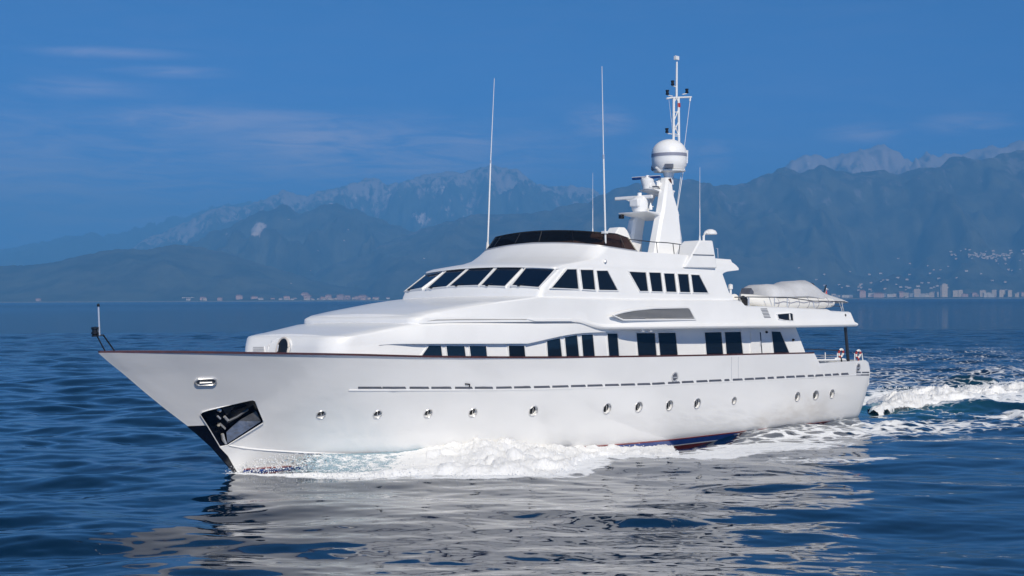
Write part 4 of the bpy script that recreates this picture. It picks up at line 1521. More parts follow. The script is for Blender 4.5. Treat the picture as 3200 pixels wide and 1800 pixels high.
for i, (px, py, lab) in enumerate(((2628, 1103, 'red and white lifebuoy on the aft rail beside the awning pole'), (2682, 1106, 'red and white lifebuoy on the stern corner rail'))):
    lb = empty('lifebuoy', YACHT_M)
    props(lb, lab, 'lifebuoy', 'lifebuoys on the aft deck rail')
    c = P(px, py, v=VA + .05)
    seg = 8
    for k_ in range(seg):
        gs = np.linspace(2 * math.pi * k_ / seg, 2 * math.pi * (k_ + 1) / seg, 5)
        pts = [c + np.array([.11 * math.sin(g), .05 * math.sin(g + .6), .165 * math.cos(g)]) for g in gs]
        MB().tube(pts, .05, 8).build('float_segment', 'lifebuoy_red' if k_ in (1, 4, 6) else 'tube_white', lb)
    MB().tube([c + [.0, 0, -.2], c + [.03, .02, -.42]], .035, 6).build('light_float', 'lifebuoy_red' if i else 'black_plastic', lb)


# ------------------------------------------------------------------ the sea
def world_mesh(name, V, Fc, material, smooth=True, attrs=None, kind='structure', label=None):
    me = bpy.data.meshes.new(name)
    V = np.asarray(V, np.float32)
    Fc = np.asarray(Fc, np.int32)
    me.vertices.add(len(V))
    me.vertices.foreach_set('co', V.ravel())
    k = Fc.shape[1]
    me.loops.add(Fc.size)
    me.loops.foreach_set('vertex_index', Fc.ravel())
    me.polygons.add(len(Fc))
    me.polygons.foreach_set('loop_start', np.arange(0, Fc.size, k, dtype=np.int32))
    me.polygons.foreach_set('loop_total', np.full(len(Fc), k, np.int32))
    me.polygons.foreach_set('use_smooth', np.full(len(Fc), smooth, bool))
    me.update(calc_edges=True)
    me.validate()
    for nm, arr in (attrs or {}).items():
        a = me.attributes.new(nm, 'FLOAT', 'POINT')
        a.data.foreach_set('value', np.asarray(arr, np.float32).ravel())
    o = bpy.data.objects.new(name, me)
    COL.objects.link(o)
    me.materials.append(MAT[material])
    o['kind'] = kind
    if label:
        o['label'] = label
    return o


def grid_faces(nr, nc):
    i = np.arange(nr - 1)[:, None] * nc + np.arange(nc - 1)[None, :]
    return np.stack([i, i + 1, i + 1 + nc, i + nc], -1).reshape(-1, 4)


def water_mat():
    m = bpy.data.materials.new('water')
    m.use_nodes = True
    MAT['water'] = m
    k = NT(m.node_tree)
    p = m.node_tree.nodes['Principled BSDF']
    p.inputs['IOR'].default_value = 1.333
    p.inputs['Specular IOR Level'].default_value = .62
    geo = k.n('ShaderNodeNewGeometry')
    pos = geo.outputs['Position']
    att = k.n('ShaderNodeAttribute')
    att.attribute_name = 'foam'
    teal = k.n('ShaderNodeAttribute')
    teal.attribute_name = 'aerated'
    dist = k.n('ShaderNodeVectorMath', _operation='LENGTH')
    k.link(pos, dist.inputs[0])
    k.link(k.mapr(dist.outputs['Value'], 90, 1800, .03, .22), p.inputs['Roughness'])
    # fine ripples, faded in with distance where the mesh gets coarse
    h1 = k.noise(k.mapping(pos, rot=(0, 0, .3), sc=(.9, 1.6, 1)), 1.0, 5, .6)
    h2 = k.noise(k.mapping(pos, rot=(0, 0, -.2), sc=(.10, .2, 1)), 1.0, 4, .55)
    hh = k.math('ADD', k.math('MULTIPLY', h1, k.mapr(dist.outputs['Value'], 65, 230, .02, 1.7)), k.math('MULTIPLY', h2, k.mapr(dist.outputs['Value'], 75, 400, 0.0, 9.0)))
    b = k.n('ShaderNodeBump')
    b.inputs['Distance'].default_value = .22
    b.inputs['Strength'].default_value = .5
    k.link(hh, b.inputs['Height'])
    k.link(b.outputs[0], p.inputs['Normal'])
    col = k.mix(k.mapr(k.noise(pos, .03, 3, .5), .35, .65), (.0008, .013, .036), (.001, .017, .048))
    col = k.mix(k.math('MULTIPLY', teal.outputs['Fac'], 1.0, clamp=True), col, (.012, .10, .15))
    k.link(col, p.inputs['Base Color'])
    # lacy foam
    f = k.n('ShaderNodeBsdfPrincipled')
    f.inputs['Base Color'].default_value = (.92, .94, .96, 1)
    f.inputs['Roughness'].default_value = .7
    w = k.noise(pos, .8, 3, .5)
    wv = k.n('ShaderNodeVectorMath', _operation='ADD')
    wsc = k.n('ShaderNodeVectorMath', _operation='SCALE')
    nz = k.n('ShaderNodeTexNoise')
    nz.inputs['Scale'].default_value = .9
    k.link(pos, nz.inputs['Vector'])
    k.link(nz.outputs['Color'], wsc.inputs[0])
    wsc.inputs['Scale'].default_value = 1.2
    k.link(pos, wv.inputs[0])
    k.link(wsc.outputs[0], wv.inputs[1])
    vor = k.n('ShaderNodeTexVoronoi')
    vor.feature = 'DISTANCE_TO_EDGE'
    vor.inputs['Scale'].default_value = 1.1
    k.link(wv.outputs[0], vor.inputs['Vector'])
    lace = k.mapr(vor.outputs['Distance'], 0.0, .35, 1.0, 0.0)
    n3 = k.noise(pos, 2.2, 6, .65)
    tex = k.math('ADD', k.math('MULTIPLY', lace, .45), k.math('MULTIPLY', n3, .75))
    thr = k.math('SUBTRACT', 1.08, att.outputs['Fac'])
    fm = k.mapr(k.math('SUBTRACT', tex, thr), -.10, .22)
    fm = k.math('MULTIPLY', fm, k.mapr(att.outputs['Fac'], .02, .12))
    fb = k.n('ShaderNodeBump')
    fb.inputs['Strength'].default_value = .8
    fb.inputs['Distance'].default_value = .15
    k.link(n3, fb.inputs['Height'])
    k.link(fb.outputs[0], f.inputs['Normal'])
    mx = k.n('ShaderNodeMixShader')
    k.link(fm, mx.inputs[0])
    k.link(p.outputs[0], mx.inputs[1])
    k.link(f.outputs[0], mx.inputs[2])
    k.link(mx.outputs[0], m.node_tree.nodes['Material Output'].inputs[0])


water_mat()


def seg_dist(x, y, pts):
    """distance to a polyline and the fraction along it; pts: (x, y, half width)"""
    best = np.full(x.shape, 1e9)
    wid = np.zeros(x.shape)
    lon = np.zeros(x.shape)
    n = len(pts) - 1
    for i in range(n):
        (x0, y0, w0), (x1, y1, w1) = pts[i], pts[i + 1]
        dx, dy = x1 - x0, y1 - y0
        t = np.clip(((x - x0) * dx + (y - y0) * dy) / (dx * dx + dy * dy), 0, 1)
        d = np.hypot(x - x0 - t * dx, y - y0 - t * dy)
        w = w0 + (w1 - w0) * t
        up = d / np.maximum(w, .01) < best
        best = np.where(up, d / np.maximum(w, .01), best)
        wid = np.where(up, w, wid)
        lon = np.where(up, (i + t) / n, lon)
    return best, wid, lon


def wpl(*q):
    return [(*W(x, y)[:2], w) for x, y, w in q]


# where foam lies on the water (picture points taken down to sea level, with widths in metres)
FOAM = [
    (wpl((720, 1488, .25), (900, 1494, .35), (1300, 1490, 1.0), (1700, 1478, 1.2), (1850, 1432, 1.1), (2000, 1432, .9), (2150, 1428, 1.0), (2320, 1405, 1.6), (2480, 1385, 2.2)), .95),
    (wpl((2200, 1408, .8), (2340, 1386, 1.8), (2500, 1364, 2.6), (2650, 1345, 3.0), (2800, 1332, 3.2), (2950, 1328, 2.6), (3100, 1330, 1.5)), .54),
    (wpl((2715, 1258, 3.0), (2850, 1248, 5), (3000, 1240, 6), (3300, 1228, 7), (4200, 1205, 10)), .95),
    (wpl((2760, 1215, 12), (2900, 1195, 14), (3100, 1175, 16), (3400, 1160, 20), (4200, 1140, 25)), .31),
    (wpl((2700, 1150, 10), (2850, 1140, 18), (3100, 1125, 25), (3500, 1110, 30)), .22),
    (wpl((2430, 1435, .8), (2600, 1440, .9), (2760, 1432, .5)), .36),
    (wpl((3090, 1300, .8), (3150, 1302, 1.4), (3230, 1300, 1.2)), .8),
]
TEAL = wpl((2690, 1290, 1.5), (2740, 1283, 4), (2800, 1270, 4.0))


def waves():
    """random swell and chop: wavelength, direction, amplitude, phase"""
    ws = []
    for lam in np.geomspace(.42, 14.0, 96):
        lam *= RNG.uniform(.94, 1.06)
        th = RNG.normal(math.radians(82), math.radians(34))
        slope = .0104 * (.85 if lam < 1.0 else 1.0 if lam < 2.4 else 1.38 if lam < 7 else .95)
        amp = slope * lam / (2 * math.pi)
        ws.append((lam, th, amp * RNG.uniform(.6, 1.35), RNG.uniform(0, 2 * math.pi)))
    return ws


def sea():
    # fan of rows growing with distance, wide enough to look around in
    r = [13.0]
    while r[-1] < 5600:
        d = r[-1]
        r.append(d + max(.055, .075 * (d / 30) ** 1.35, .018 * d if d > 260 else 0))
    r = np.array(r)
    a = np.concatenate([np.linspace(-75, -23, 40)[:-1], np.linspace(-23, 23, 760), np.linspace(23, 75, 40)[1:]])
    a = np.radians(a)
    Rr, A = np.meshgrid(r, a, indexing='ij')
    X, Y = Rr * np.sin(A), Rr * np.cos(A)
    dr = np.gradient(r)
    sp = np.maximum(dr[:, None] * np.ones_like(A), Rr * np.gradient(a)[None, :] * .8)
    Z = np.zeros_like(X)
    wx = X + .5 * vnoise(X * .12, Y * .12, 3.1)
    wy = Y + .5 * vnoise(X * .12, Y * .12, 8.4)
    for lam, th, amp, ph in waves():
        k = 2 * math.pi / lam
        fade = np.clip((lam / sp - 2.2) / 2.5, 0, 1)
        rows = np.where(fade.max(1) > 0)[0]
        if len(rows) == 0:
            continue
        n = rows[-1] + 1
        q = k * (wx[:n] * math.cos(th) + wy[:n] * math.sin(th)) + ph
        Z[:n] += fade[:n] * amp * (np.sin(q) + .18 * np.cos(2 * q))
    # groups of waves: some patches calmer than others
    Z *= .75 + .5 * (fbm(X * .035, Y * .05, 1.7, 2) * .5 + .5)
    L = (np.stack([X, Y, 0 * X], -1) - ORG) @ MI.T
    s, v = L[..., 0], L[..., 1]
    # the hull shelters a smoother strip of water on its near side
    calm = sm(-4, 3, s + .5 * v) * sm(52, 40, s + .6 * v) * sm(60, 34, v) * sm(-2, 2, v)
    Z *= 1.75 - .93 * calm
    near = (s > -15) & (s < 140) & (np.abs(v) < 60)
    hv = np.zeros_like(X)
    hv[near] = hull_v(np.clip(s[near], 4.9, 36.9), 0.0)
    dist = np.where((s > 4.6) & (s < 37.2), np.abs(v) - hv, 50)
    # bow swell, midship hollow and stern swell along the side
    prof = np.interp(s, [4, 7, 11, 15, 18, 20.5, 24.5, 28, 34, 38, 45], [0, .10, .24, .28, .05, -.36, -.44, .02, .03, .04, 0])
    Z += prof * np.exp(-np.maximum(dist, 0) / 1.9) * (np.abs(dist) < 30)
    # wake roughness behind and beside
    wk = sm(36, 44, s) * np.exp(-(v / (5 + .22 * np.maximum(s - 36, 0))) ** 2) * np.exp(-np.maximum(s - 36, 0) / 120)
    beside = sm(22, 34, s) * np.exp(-((v - 5 - .16 * (s - 20)) / (2.0 + .07 * np.maximum(s - 20, 0))) ** 2) * np.exp(-np.maximum(s - 30, 0) / 60)
    chop = fbm(X * .55, Y * .55, 4.4, 4, .55)
    Z += np.where(sp < 1.5, 1, 0) * chop * (.24 * wk + .16 * beside)
    far = fbm(X * .16, Y * .16, 9.0, 3)
    Z += np.where(sp < 3, 1, 0) * far * .22 * sm(30, 60, s) * np.exp(-((v + 3) / 40) ** 2)
    # stern wave ridges
    foam = np.zeros_like(X)
    sel = (Rr < 700) & (X > -25)
    for pts, st in FOAM:
        d, w, lon = seg_dist(X[sel], Y[sel], pts)
        g = st * np.clip(1.25 - d, 0, 1) ** .55
        foam[sel] = np.maximum(foam[sel], g)
    d, w, lon = seg_dist(X[sel], Y[sel], TEAL)
    te = np.zeros_like(X)
    te[sel] = np.exp(-(d * .9) ** 2)
    d2, w2, _ = seg_dist(X[sel], Y[sel], FOAM[2][0])
    te[sel] = np.maximum(te[sel], .6 * np.exp(-(d2 * .8) ** 2))
    foam -= .75 * np.clip(te - .55, 0, 1) * 2 * (s < 41)
    foam = np.clip(foam + .10 * fbm(X * .3, Y * .3, 2.2, 3) * (foam > .02), 0, 1)
    V = np.stack([X, Y, Z], -1).reshape(-1, 3)
    o = world_mesh('sea', V, grid_faces(*X.shape), 'water', attrs={'foam': foam, 'aerated': te})
    return o


sea_ob = sea()


# ------------------------------------------------------------------ foam thrown up by the hull
def foam_mat(name, holes):
    m = bpy.data.materials.new(name)
    m.use_nodes = True
    MAT[name] = m
    k = NT(m.node_tree)
    p = m.node_tree.nodes['Principled BSDF']
    geo = k.n('ShaderNodeNewGeometry')
    pos = geo.outputs['Position']
    p.inputs['Roughness'].default_value = .75
    p.inputs['Specular IOR Level'].default_value = .2
    p.inputs['Subsurface Weight'].default_value = 0.0
    p.inputs['Base Color'].default_value = (.95, .96, .97, 1)
    b = k.n('ShaderNodeBump')
    b.inputs['Strength'].default_value = .6
    b.inputs['Distance'].default_value = .07
    k.link(k.noise(pos, 6, 6, .66), b.inputs['Height'])
    k.link(b.outputs[0], p.inputs['Normal'])
    tl = k.n('ShaderNodeBsdfTranslucent')
    tl.inputs[0].default_value = (.93, .96, 1, 1)
    k.link(b.outputs[0], tl.inputs['Normal'])
    ms = k.n('ShaderNodeMixShader')
    ms.inputs[0].default_value = .14
    k.link(p.outputs[0], ms.inputs[1])
    k.link(tl.outputs[0], ms.inputs[2])
    if not holes:
        k.link(ms.outputs[0], m.node_tree.nodes['Material Output'].inputs[0])
    if holes:
        att = k.n('ShaderNodeAttribute')
        att.attribute_name = 'foam'
        sh = k.n('ShaderNodeAttribute')
        sh.attribute_name = 'sheet'
        n = k.noise(k.mapping(pos, sc=(1, 1, 1)), 3.2, 6, .68)
        n2 = k.noise(k.mapping(pos, sc=(6, 6, 2.2)), 1.6, 4, .6)
        fa = k.mapr(k.math('ADD', k.math('ADD', k.math('MULTIPLY', n, .8), k.math('MULTIPLY', n2, .35)), k.math('SUBTRACT', att.outputs['Fac'], 1.05)), -.05, .12)
        wat = k.n('ShaderNodeBsdfPrincipled')
        wat.inputs['Base Color'].default_value = (.24, .36, .43, 1)
        wat.inputs['Roughness'].default_value = .12
        k.link(b.outputs[0], wat.inputs['Normal'])
        tr = k.n('ShaderNodeBsdfTransparent')
        m1 = k.n('ShaderNodeMixShader')
        sa = k.mapr(k.math('ADD', n2, k.math('SUBTRACT', sh.outputs['Fac'], 1.0)), -.12, .10)
        k.link(sa, m1.inputs[0])
        k.link(tr.outputs[0], m1.inputs[1])
        k.link(wat.outputs[0], m1.inputs[2])
        m2 = k.n('ShaderNodeMixShader')
        k.link(fa, m2.inputs[0])
        k.link(m1.outputs[0], m2.inputs[1])
        k.link(ms.outputs[0], m2.inputs[2])
        k.link(m2.outputs[0], m.node_tree.nodes['Material Output'].inputs[0])


foam_mat('foam', False)
foam_mat('foam_sheet', True)

TOPL = np.array([(716, 1462), (760, 1450), (830, 1432), (900, 1421), (1015, 1415), (1150, 1415), (1250, 1411), (1330, 1400), (1420, 1392), (1500, 1384), (1560, 1386), (1650, 1392), (1740, 1400), (1850, 1405), (1960, 1402), (2060, 1397), (2110, 1400)], float)
BASEL = np.array([(690, 1487), (760, 1494), (900, 1497), (1050, 1497), (1200, 1498), (1350, 1498), (1500, 1496), (1650, 1492), (1740, 1484), (1790, 1470), (1830, 1450), (1880, 1438), (1960, 1436), (2060, 1441), (2130, 1438)], float)


def bow_wave():
    nu, nv = 620, 46
    us = np.linspace(0, 1, nu)
    xt = 730 + us * (2105 - 730)
    xb = 700 + us * (2125 - 700)
    T, Bs = [], []
    for a, b in zip(xt, xb):
        p, n = HULL.hit(a, float(np.interp(a, TOPL[:, 0], TOPL[:, 1])))
        T.append(to_world(p - n * .03))
        Bs.append(W(b, float(np.interp(b, BASEL[:, 0], BASEL[:, 1])), -.02))
    T, Bs = np.array(T), np.array(Bs)
    t = np.linspace(0, 1, nv)
    hump = np.interp(us, [0, .10, .3, .45, .52, .65, .74, .8, 1], [.0, .0, .0, .06, .18, .22, .20, .10, .06])
    crest = np.interp(us, [0, .1, .3, .5, 1], [.02, .05, .10, .2, .15])
    V = np.zeros((nu, nv, 3))
    for j, tt in enumerate(t):
        q = T * (1 - tt) + Bs * tt
        zc = T[:, 2] * (1 - tt) ** 1.25 + Bs[:, 2] * (1 - (1 - tt) ** 1.25)
        z = zc + hump * np.sin(math.pi * tt) ** .8 + crest * np.exp(-((tt - .84) / .09) ** 2)
        V[:, j, :2] = q[:, :2]
        V[:, j, 2] = z
    X, Y, Z = V[..., 0], V[..., 1], V[..., 2]
    U = us[:, None] * np.ones(nv)
    TT = t[None, :] * np.ones((nu, 1))
    amp = np.interp(U, [0, .08, .3, .45, .55, .75, 1], [.01, .02, .04, .09, .17, .15, .10]) * np.where(TT > .02, 1, .3) * sm(1.0, .9, TT)
    amp *= np.where((U > .12) & (U < .44) & (TT < .72), .35, 1)
    d = fbm(X * 1.1, Y * 1.1, Z * 1.6, 6, .62)
    d2 = np.abs(fbm(X * 4.1, Y * 4.1, Z * 5 + 5, 4, .65))
    V[..., 2] += amp * (d * 1.0 + d2 * .25)
    out = np.array([EV0[0], EV0[1]])
    V[..., 0] += amp * .6 * fbm(X * 1.9 + 9, Y * 1.9, Z * 2, 4) * out[0]
    V[..., 1] += amp * .6 * fbm(X * 1.9 + 9, Y * 1.9, Z * 2, 4) * out[1]
    foam = np.interp(U, [0, .06, .12, .36, .45, .52, 1], [.36, .42, .40, .52, .84, 1.2, 1.25])
    edge = np.exp(-((TT - .90) / .085) ** 2) * np.interp(U, [0, .08, .2, .3, 1], [.35, .5, .62, .8, .6])
    foam = foam + edge
    foam = foam - .45 * sm(.10, .0, TT) * sm(.5, .4, U)
    foam -= .9 * sm(.975, 1.0, TT)
    foam -= .35 * sm(.03, .0, U)
    sheet = np.interp(U, [0, .10, .2, .45, .6, 1], [.2, .30, .62, 1.15, 1.2, 1.2]) * sm(1.0, .93, TT)
    sheet -= .5 * sm(.08, 0, TT) * (U < .4)
    return world_mesh('bow_wave', V.reshape(-1, 3), grid_faces(nu, nv), 'foam_sheet', attrs={'foam': foam, 'sheet': sheet}, kind='stuff', label='white foaming bow wave along the hull')


bow_wave()


def stern_wake():
    """rolling white water left behind the transom"""
    nu, nv = 520, 60
    us = np.linspace(0, 1, nu)
    x = 2712 + us * (3700 - 2712)
    yn = np.interp(x, [2700, 2760, 2800, 2900, 3000, 3200, 3700], [1296, 1294, 1284, 1274, 1266, 1250, 1226])
    yf = np.interp(x, [2700, 2760, 2900, 3000, 3200, 3700], [1248, 1240, 1236, 1229, 1214, 1195])
    N = np.array([W(a, b, -.05) for a, b in zip(x, yn)])
    Fr = np.array([W(a, b, -.05) for a, b in zip(x, yf)])
    t = np.linspace(0, 1, nv)
    q = N[:, None] * (1 - t)[None, :, None] + Fr[:, None] * t[None, :, None]
    U, TT = us[:, None] * np.ones(nv), t[None, :] * np.ones((nu, 1))
    h = np.interp(U, [0, .04, .1, .3, 1], [.10, .30, .58, .55, .45])
    prof = np.sin(math.pi * np.clip(TT, 0, 1) ** .62) ** .75
    X, Y = q[..., 0], q[..., 1]
    n1 = fbm(X * .8, Y * .8, 1.0, 5, .58)
    n2 = np.abs(fbm(X * 2.2, Y * 2.2, 5.0, 4, .6))
    q[..., 2] = -.12 + prof * h * (1 + .35 * n1) + (.05 * n2 + .08 * n1) * np.minimum(1, prof * 1.5)
    q[..., 1] += .5 * prof * fbm(X * .6, Y * .6, 8.0, 4)
    foam = .35 + .9 * sm(0, .07, TT) * sm(1, .62, TT) + .18 * n1
    foam -= 1.1 * sm(.085, .03, U + .04 * n1) * sm(.75, .35, TT)
    sheet = .9 * sm(0, .10, TT) * sm(1, .85, TT) * sm(.14, .05, U)
    return world_mesh('stern_wake', q.reshape(-1, 3), grid_faces(nu, nv), 'foam_sheet', attrs={'foam': foam, 'sheet': sheet}, kind='stuff', label='rolling white wake behind the stern')


stern_wake()


def droplets(name, centres, radii, label, seg=0):
    """one mesh of small irregular drops"""
    t = (1 + 5 ** .5) / 2
    ico = np.array([(-1, t, 0), (1, t, 0), (-1, -t, 0), (1, -t, 0), (0, -1, t), (0, 1, t), (0, -1, -t), (0, 1, -t), (t, 0, -1), (t, 0, 1), (-t, 0, -1), (-t, 0, 1)], float)
    ico /= np.linalg.norm(ico[0])
    fc = np.array([(0, 11, 5), (0, 5, 1), (0, 1, 7), (0, 7, 10), (0, 10, 11), (1, 5, 9), (5, 11, 4), (11, 10, 2), (10, 7, 6), (7, 1, 8), (3, 9, 4), (3, 4, 2), (3, 2, 6), (3, 6, 8), (3, 8, 9), (4, 9, 5), (2, 4, 11), (6, 2, 10), (8, 6, 7), (9, 8, 1)])
    n = len(centres)
    sc = RNG.uniform(.6, 1.4, (n, 1, 3))
    V = centres[:, None, :] + ico[None] * radii[:, None, None] * sc
    Fc = fc[None] + (np.arange(n) * 12)[:, None, None]
    return world_mesh(name, V.reshape(-1, 3), Fc.reshape(-1, 3), 'foam', kind='stuff', label=label)


def spray():
    C, Rd = [], []

    def along(n, x0, x1, up0, up1, r0, r1, out=(0, 0), power=2.0, topl=TOPL, drop=0):
        for _ in range(n):
            x = RNG.uniform(x0, x1)
            y = float(np.interp(x, topl[:, 0], topl[:, 1]))
            # height above the top line in px, heaped near the line
            cl = .55 + .45 * float(vnoise(x * .021, 3.3) + .6 * vnoise(x * .07, 1.1))
            up = drop - (up0 + (up1 - up0) * RNG.uniform(0, 1) ** power) * max(.15, cl)
            try:
                p, nn = HULL.hit(x, y)
            except RuntimeError:
                continue
            w = to_world(p + nn * RNG.uniform(.05, .05 + RNG.uniform(*out) if out[1] > 0 else .3))
            w[2] -= up * w[1] / F_PX
            C.append(w)
            Rd.append(RNG.uniform(0, 1) ** 2 * (r1 - r0) + r0)
    # spray thrown in front of the white forefoot
    for _ in range(1900):
        x = 705 + 620 * RNG.beta(1.3, 2.2)
        y = RNG.uniform(float(np.interp(x, [700, 760, 850, 950, 1150, 1330], [1464, 1444, 1420, 1414, 1425, 1440])), float(np.interp(x, [700, 800, 1130], [1494, 1492, 1490])))
        k = W(x, float(np.interp(x, BASEL[:, 0], BASEL[:, 1])) - 4)
        Yd = k[1] + RNG.uniform(-.25, .5)
        C.append(BG(x, y, Yd))
        Rd.append(.006 + .016 * RNG.uniform() ** 2.2)
    along(2400, 1380, 2110, -6, 17, .005, .018, (0, .5), 1.8)
    along(260, 1880, 2010, 0, 42, .01, .03, (0, .3), 1.5)
    # beads along the breaking edge
    for _ in range(1500):
        x = RNG.uniform(700, 2130)
        k = W(x, float(np.interp(x, BASEL[:, 0], BASEL[:, 1])) - 1)
        hgt = RNG.exponential(.05) if x < 1250 else RNG.exponential(.10)
        k[:2] += RNG.normal(0, .10, 2)
        k[2] = hgt
        C.append(k)
        Rd.append(.006 + .018 * RNG.uniform() ** 2)
    # behind the stern
    for _ in range(500):
        x = RNG.uniform(2740, 3400)
        y = float(np.interp(x, [2700, 2760, 2900, 3000, 3200, 3700], [1215, 1205, 1215, 1205, 1185, 1175])) + abs(RNG.normal(0, 14))
        C.append(BG(x, y, W(x, 1252 - (x - 2740) * .03)[1] + RNG.normal(0, 2)))
        Rd.append(.012 + .025 * RNG.uniform() ** 2)
    droplets('spray', np.array(C), np.array(Rd), 'fine white spray thrown up beside the hull')


spray()


# ------------------------------------------------------------------ hills, town and air
def hill_mat(name, green, rock, white):
    m = bpy.data.materials.new(name)
    m.use_nodes = True
    MAT[name] = m
    k = NT(m.node_tree)
    p = m.node_tree.nodes['Principled BSDF']
    p.inputs['Roughness'].default_value = .95
    p.inputs['Specular IOR Level'].default_value = .1
    geo = k.n('ShaderNodeNewGeometry')
    pos = geo.outputs['Position']
    ra = k.n('ShaderNodeAttribute')
    ra.attribute_name = 'rock'
    qa = k.n('ShaderNodeAttribute')
    qa.attribute_name = 'quarry'
    n = k.noise(k.mapping(pos, sc=(1, 1, .5)), .006, 8, .62)
    n2 = k.noise(k.mapping(pos, sc=(1, .4, .25)), .02, 6, .65)
    col = k.mix(k.mapr(n, .3, .7), tuple(c * .5 for c in green), tuple(c * 1.7 for c in green))
    fr = k.mapr(k.math('ADD', k.math('MULTIPLY', n2, 1.1), k.math('SUBTRACT', ra.outputs['Fac'], 1.0)), -.02, .16)
    col = k.mix(fr, col, rock)
    fq = k.mapr(k.math('ADD', k.math('MULTIPLY', n2, 1.9), k.math('SUBTRACT', qa.outputs['Fac'], 1.58)), -.05, .22)
    col = k.mix(fq, col, white)
    k.link(col, p.inputs['Base Color'])


hill_mat('hill_green', (.055, .055, .035), (.16, .15, .14), (.55, .48, .46))
hill_mat('hill_rock', (.05, .06, .05), (.36, .31, .31), (.62, .54, .52))


def ridge(name, pts, Y0, Y1, depth_frac, material, rock=0.0, quarries=(), seed=0, rough=1.0):
    """a mountain: crest line taken from the picture at distance Y1, foot at distance Y0"""
    pts = sorted(pts)
    xs = [p[0] for p in pts]
    crest = stab(*[(a, BG(a, b, Y1)[2]) for a, b in pts])
    nx, ny = 420, 70
    px = np.linspace(xs[0], xs[-1], nx)
    zc = crest(px)
    t = np.linspace(0, 1.35, ny)
    PX, T = np.meshgrid(px, t, indexing='ij')
    ZC = zc[:, None] * np.ones(ny)
    Yw = Y0 + (Y1 - Y0) * T
    Xw = (PX - 1600) / F_PX * (Y1 * .5 + Yw * .5)
    Xc = (PX - 1600) / F_PX * Y1
    sc = 1 / 900.0
    base = np.where(T < 1, sm(0, 1.0, T) * .35 + .65 * T ** 1.15, 1 - (T - 1) * 1.6)
    rid = 1 - np.abs(fbm(Xc * sc * 1.6 + seed, Yw * sc * .55, seed * 3.1, 5, .52))
    det = fbm(Xc * sc * 6 + seed, Yw * sc * 3, 2.0 + seed, 5, .55)
    env = np.clip(1 - np.abs(T - .5) * 1.6, 0, 1)
    Z = ZC * base + (rid - .75) * ZC.clip(60) * .6 * env * rough + det * ZC.clip(60) * .05 * rough * np.clip(T * 3, 0, 1) * np.where(T > .97, .35, 1)
    crown = fbm(px * .05 + seed, 0 * px, 1.0, 4) * 6 * rough
    Z += crown[:, None] * np.exp(-((T - 1) / .05) ** 2)
    Z = np.where(T < .02, -3, Z)
    # keep shoulders in front of the crest below the crest's own sight line
    sight = CAM_H + (ZC - CAM_H) * Yw / Y1
    Z = np.where((T > .05) & (T < .985), np.minimum(Z, sight - 2), Z)
    rk = np.clip(rock * (T ** 1.2) + .12 * det, 0, 1) if rock else np.zeros_like(T)
    q = np.zeros_like(T)
    pyv = None
    a_px = 1600 + Xw / Yw * F_PX
    b_py = 900 + HOR - (Z - CAM_H) / Yw * F_PX - TILT * (a_px - 1600)
    for (cx, cy, rx, ry, tl, st) in quarries:
        dx, dy = a_px - cx, b_py - cy
        u, w = dx * math.cos(tl) + dy * math.sin(tl), -dx * math.sin(tl) + dy * math.cos(tl)
        q = np.maximum(q, st * np.exp(-((u / rx) ** 2 + (w / ry) ** 2)))
    V = np.stack([Xw, Yw, Z], -1).reshape(-1, 3)
    return world_mesh(name, V, grid_faces(nx, ny), material, attrs={'rock': rk, 'quarry': q})


SHORE = 5000.0
# low coastal plain with a pale beach
mat('coast_green', (.05, .065, .045), .95, spec=.1, vary=(.004, .4))
mat('beach', (.22, .21, .19), .95, spec=.1)
xs = np.linspace(-3400, 3400, 120)
V = []
for x in xs:
    for d, z in ((0, -2), (4, .6), (40, 2.5), (60, 4), (1800, 14), (4500, 30)):
        V.append((x * (1 + d / 6000), SHORE + d + 25 * math.sin(x * .004) + 10 * math.sin(x * .017), z))
V = np.array(V)
world_mesh('coast', V, grid_faces(120, 6), 'coast_green')
V2 = []
for x in xs:
    for d, z in ((-2, -1), (3, .75), (38, 2.75)):
        V2.append((x, SHORE + d + 25 * math.sin(x * .004) + 10 * math.sin(x * .017), z))
world_mesh('beach', np.array(V2), grid_faces(120, 3), 'beach')

ridge('hills', [(-900, 850), (-400, 838), (0, 831), (105, 828), (200, 812), (280, 794), (404, 778), (470, 772), (547, 756), (600, 760), (658, 775), (776, 809), (900, 850), (1000, 878), (1150, 905)], SHORE + 200, 6200, .4, 'hill_green', seed=3.3, rough=.5)
ridge('mountain', [(-1500, 800), (-900, 775), (0, 785), (124, 760), (250, 735), (400, 702), (497, 681), (560, 676), (683, 650), (780, 640), (900, 650), (1100, 760)], 11000, 15500, .4, 'hill_rock', rock=.3, seed=21.0)
ridge('mountain', [(300, 900), (450, 760), (560, 700), (683, 655), (795, 631), (870, 612), (919, 597), (980, 603), (1056, 589), (1161, 564), (1217, 573), (1280, 560), (1335, 553), (1430, 545), (1484, 533), (1540, 520), (1590, 514), (1612, 514), (1650, 535), (1681, 551), (1740, 565), (1836, 590), (1900, 640), (2000, 760)],
      8600, 12000, .4, 'hill_rock', rock=.62, quarries=[(1385, 590, 18, 12, 0, 1.02), (1280, 640, 30, 40, .6, 0.64), (1330, 690, 75, 26, .45, 0.94), (1400, 655, 16, 45, .2, 0.77), (1460, 678, 34, 12, .3, 0.87), (1040, 642, 16, 14, 0, 0.87), (1120, 615, 45, 18, 0, 0.62), (1220, 605, 60, 30, .3, 0.60)], seed=1.7)
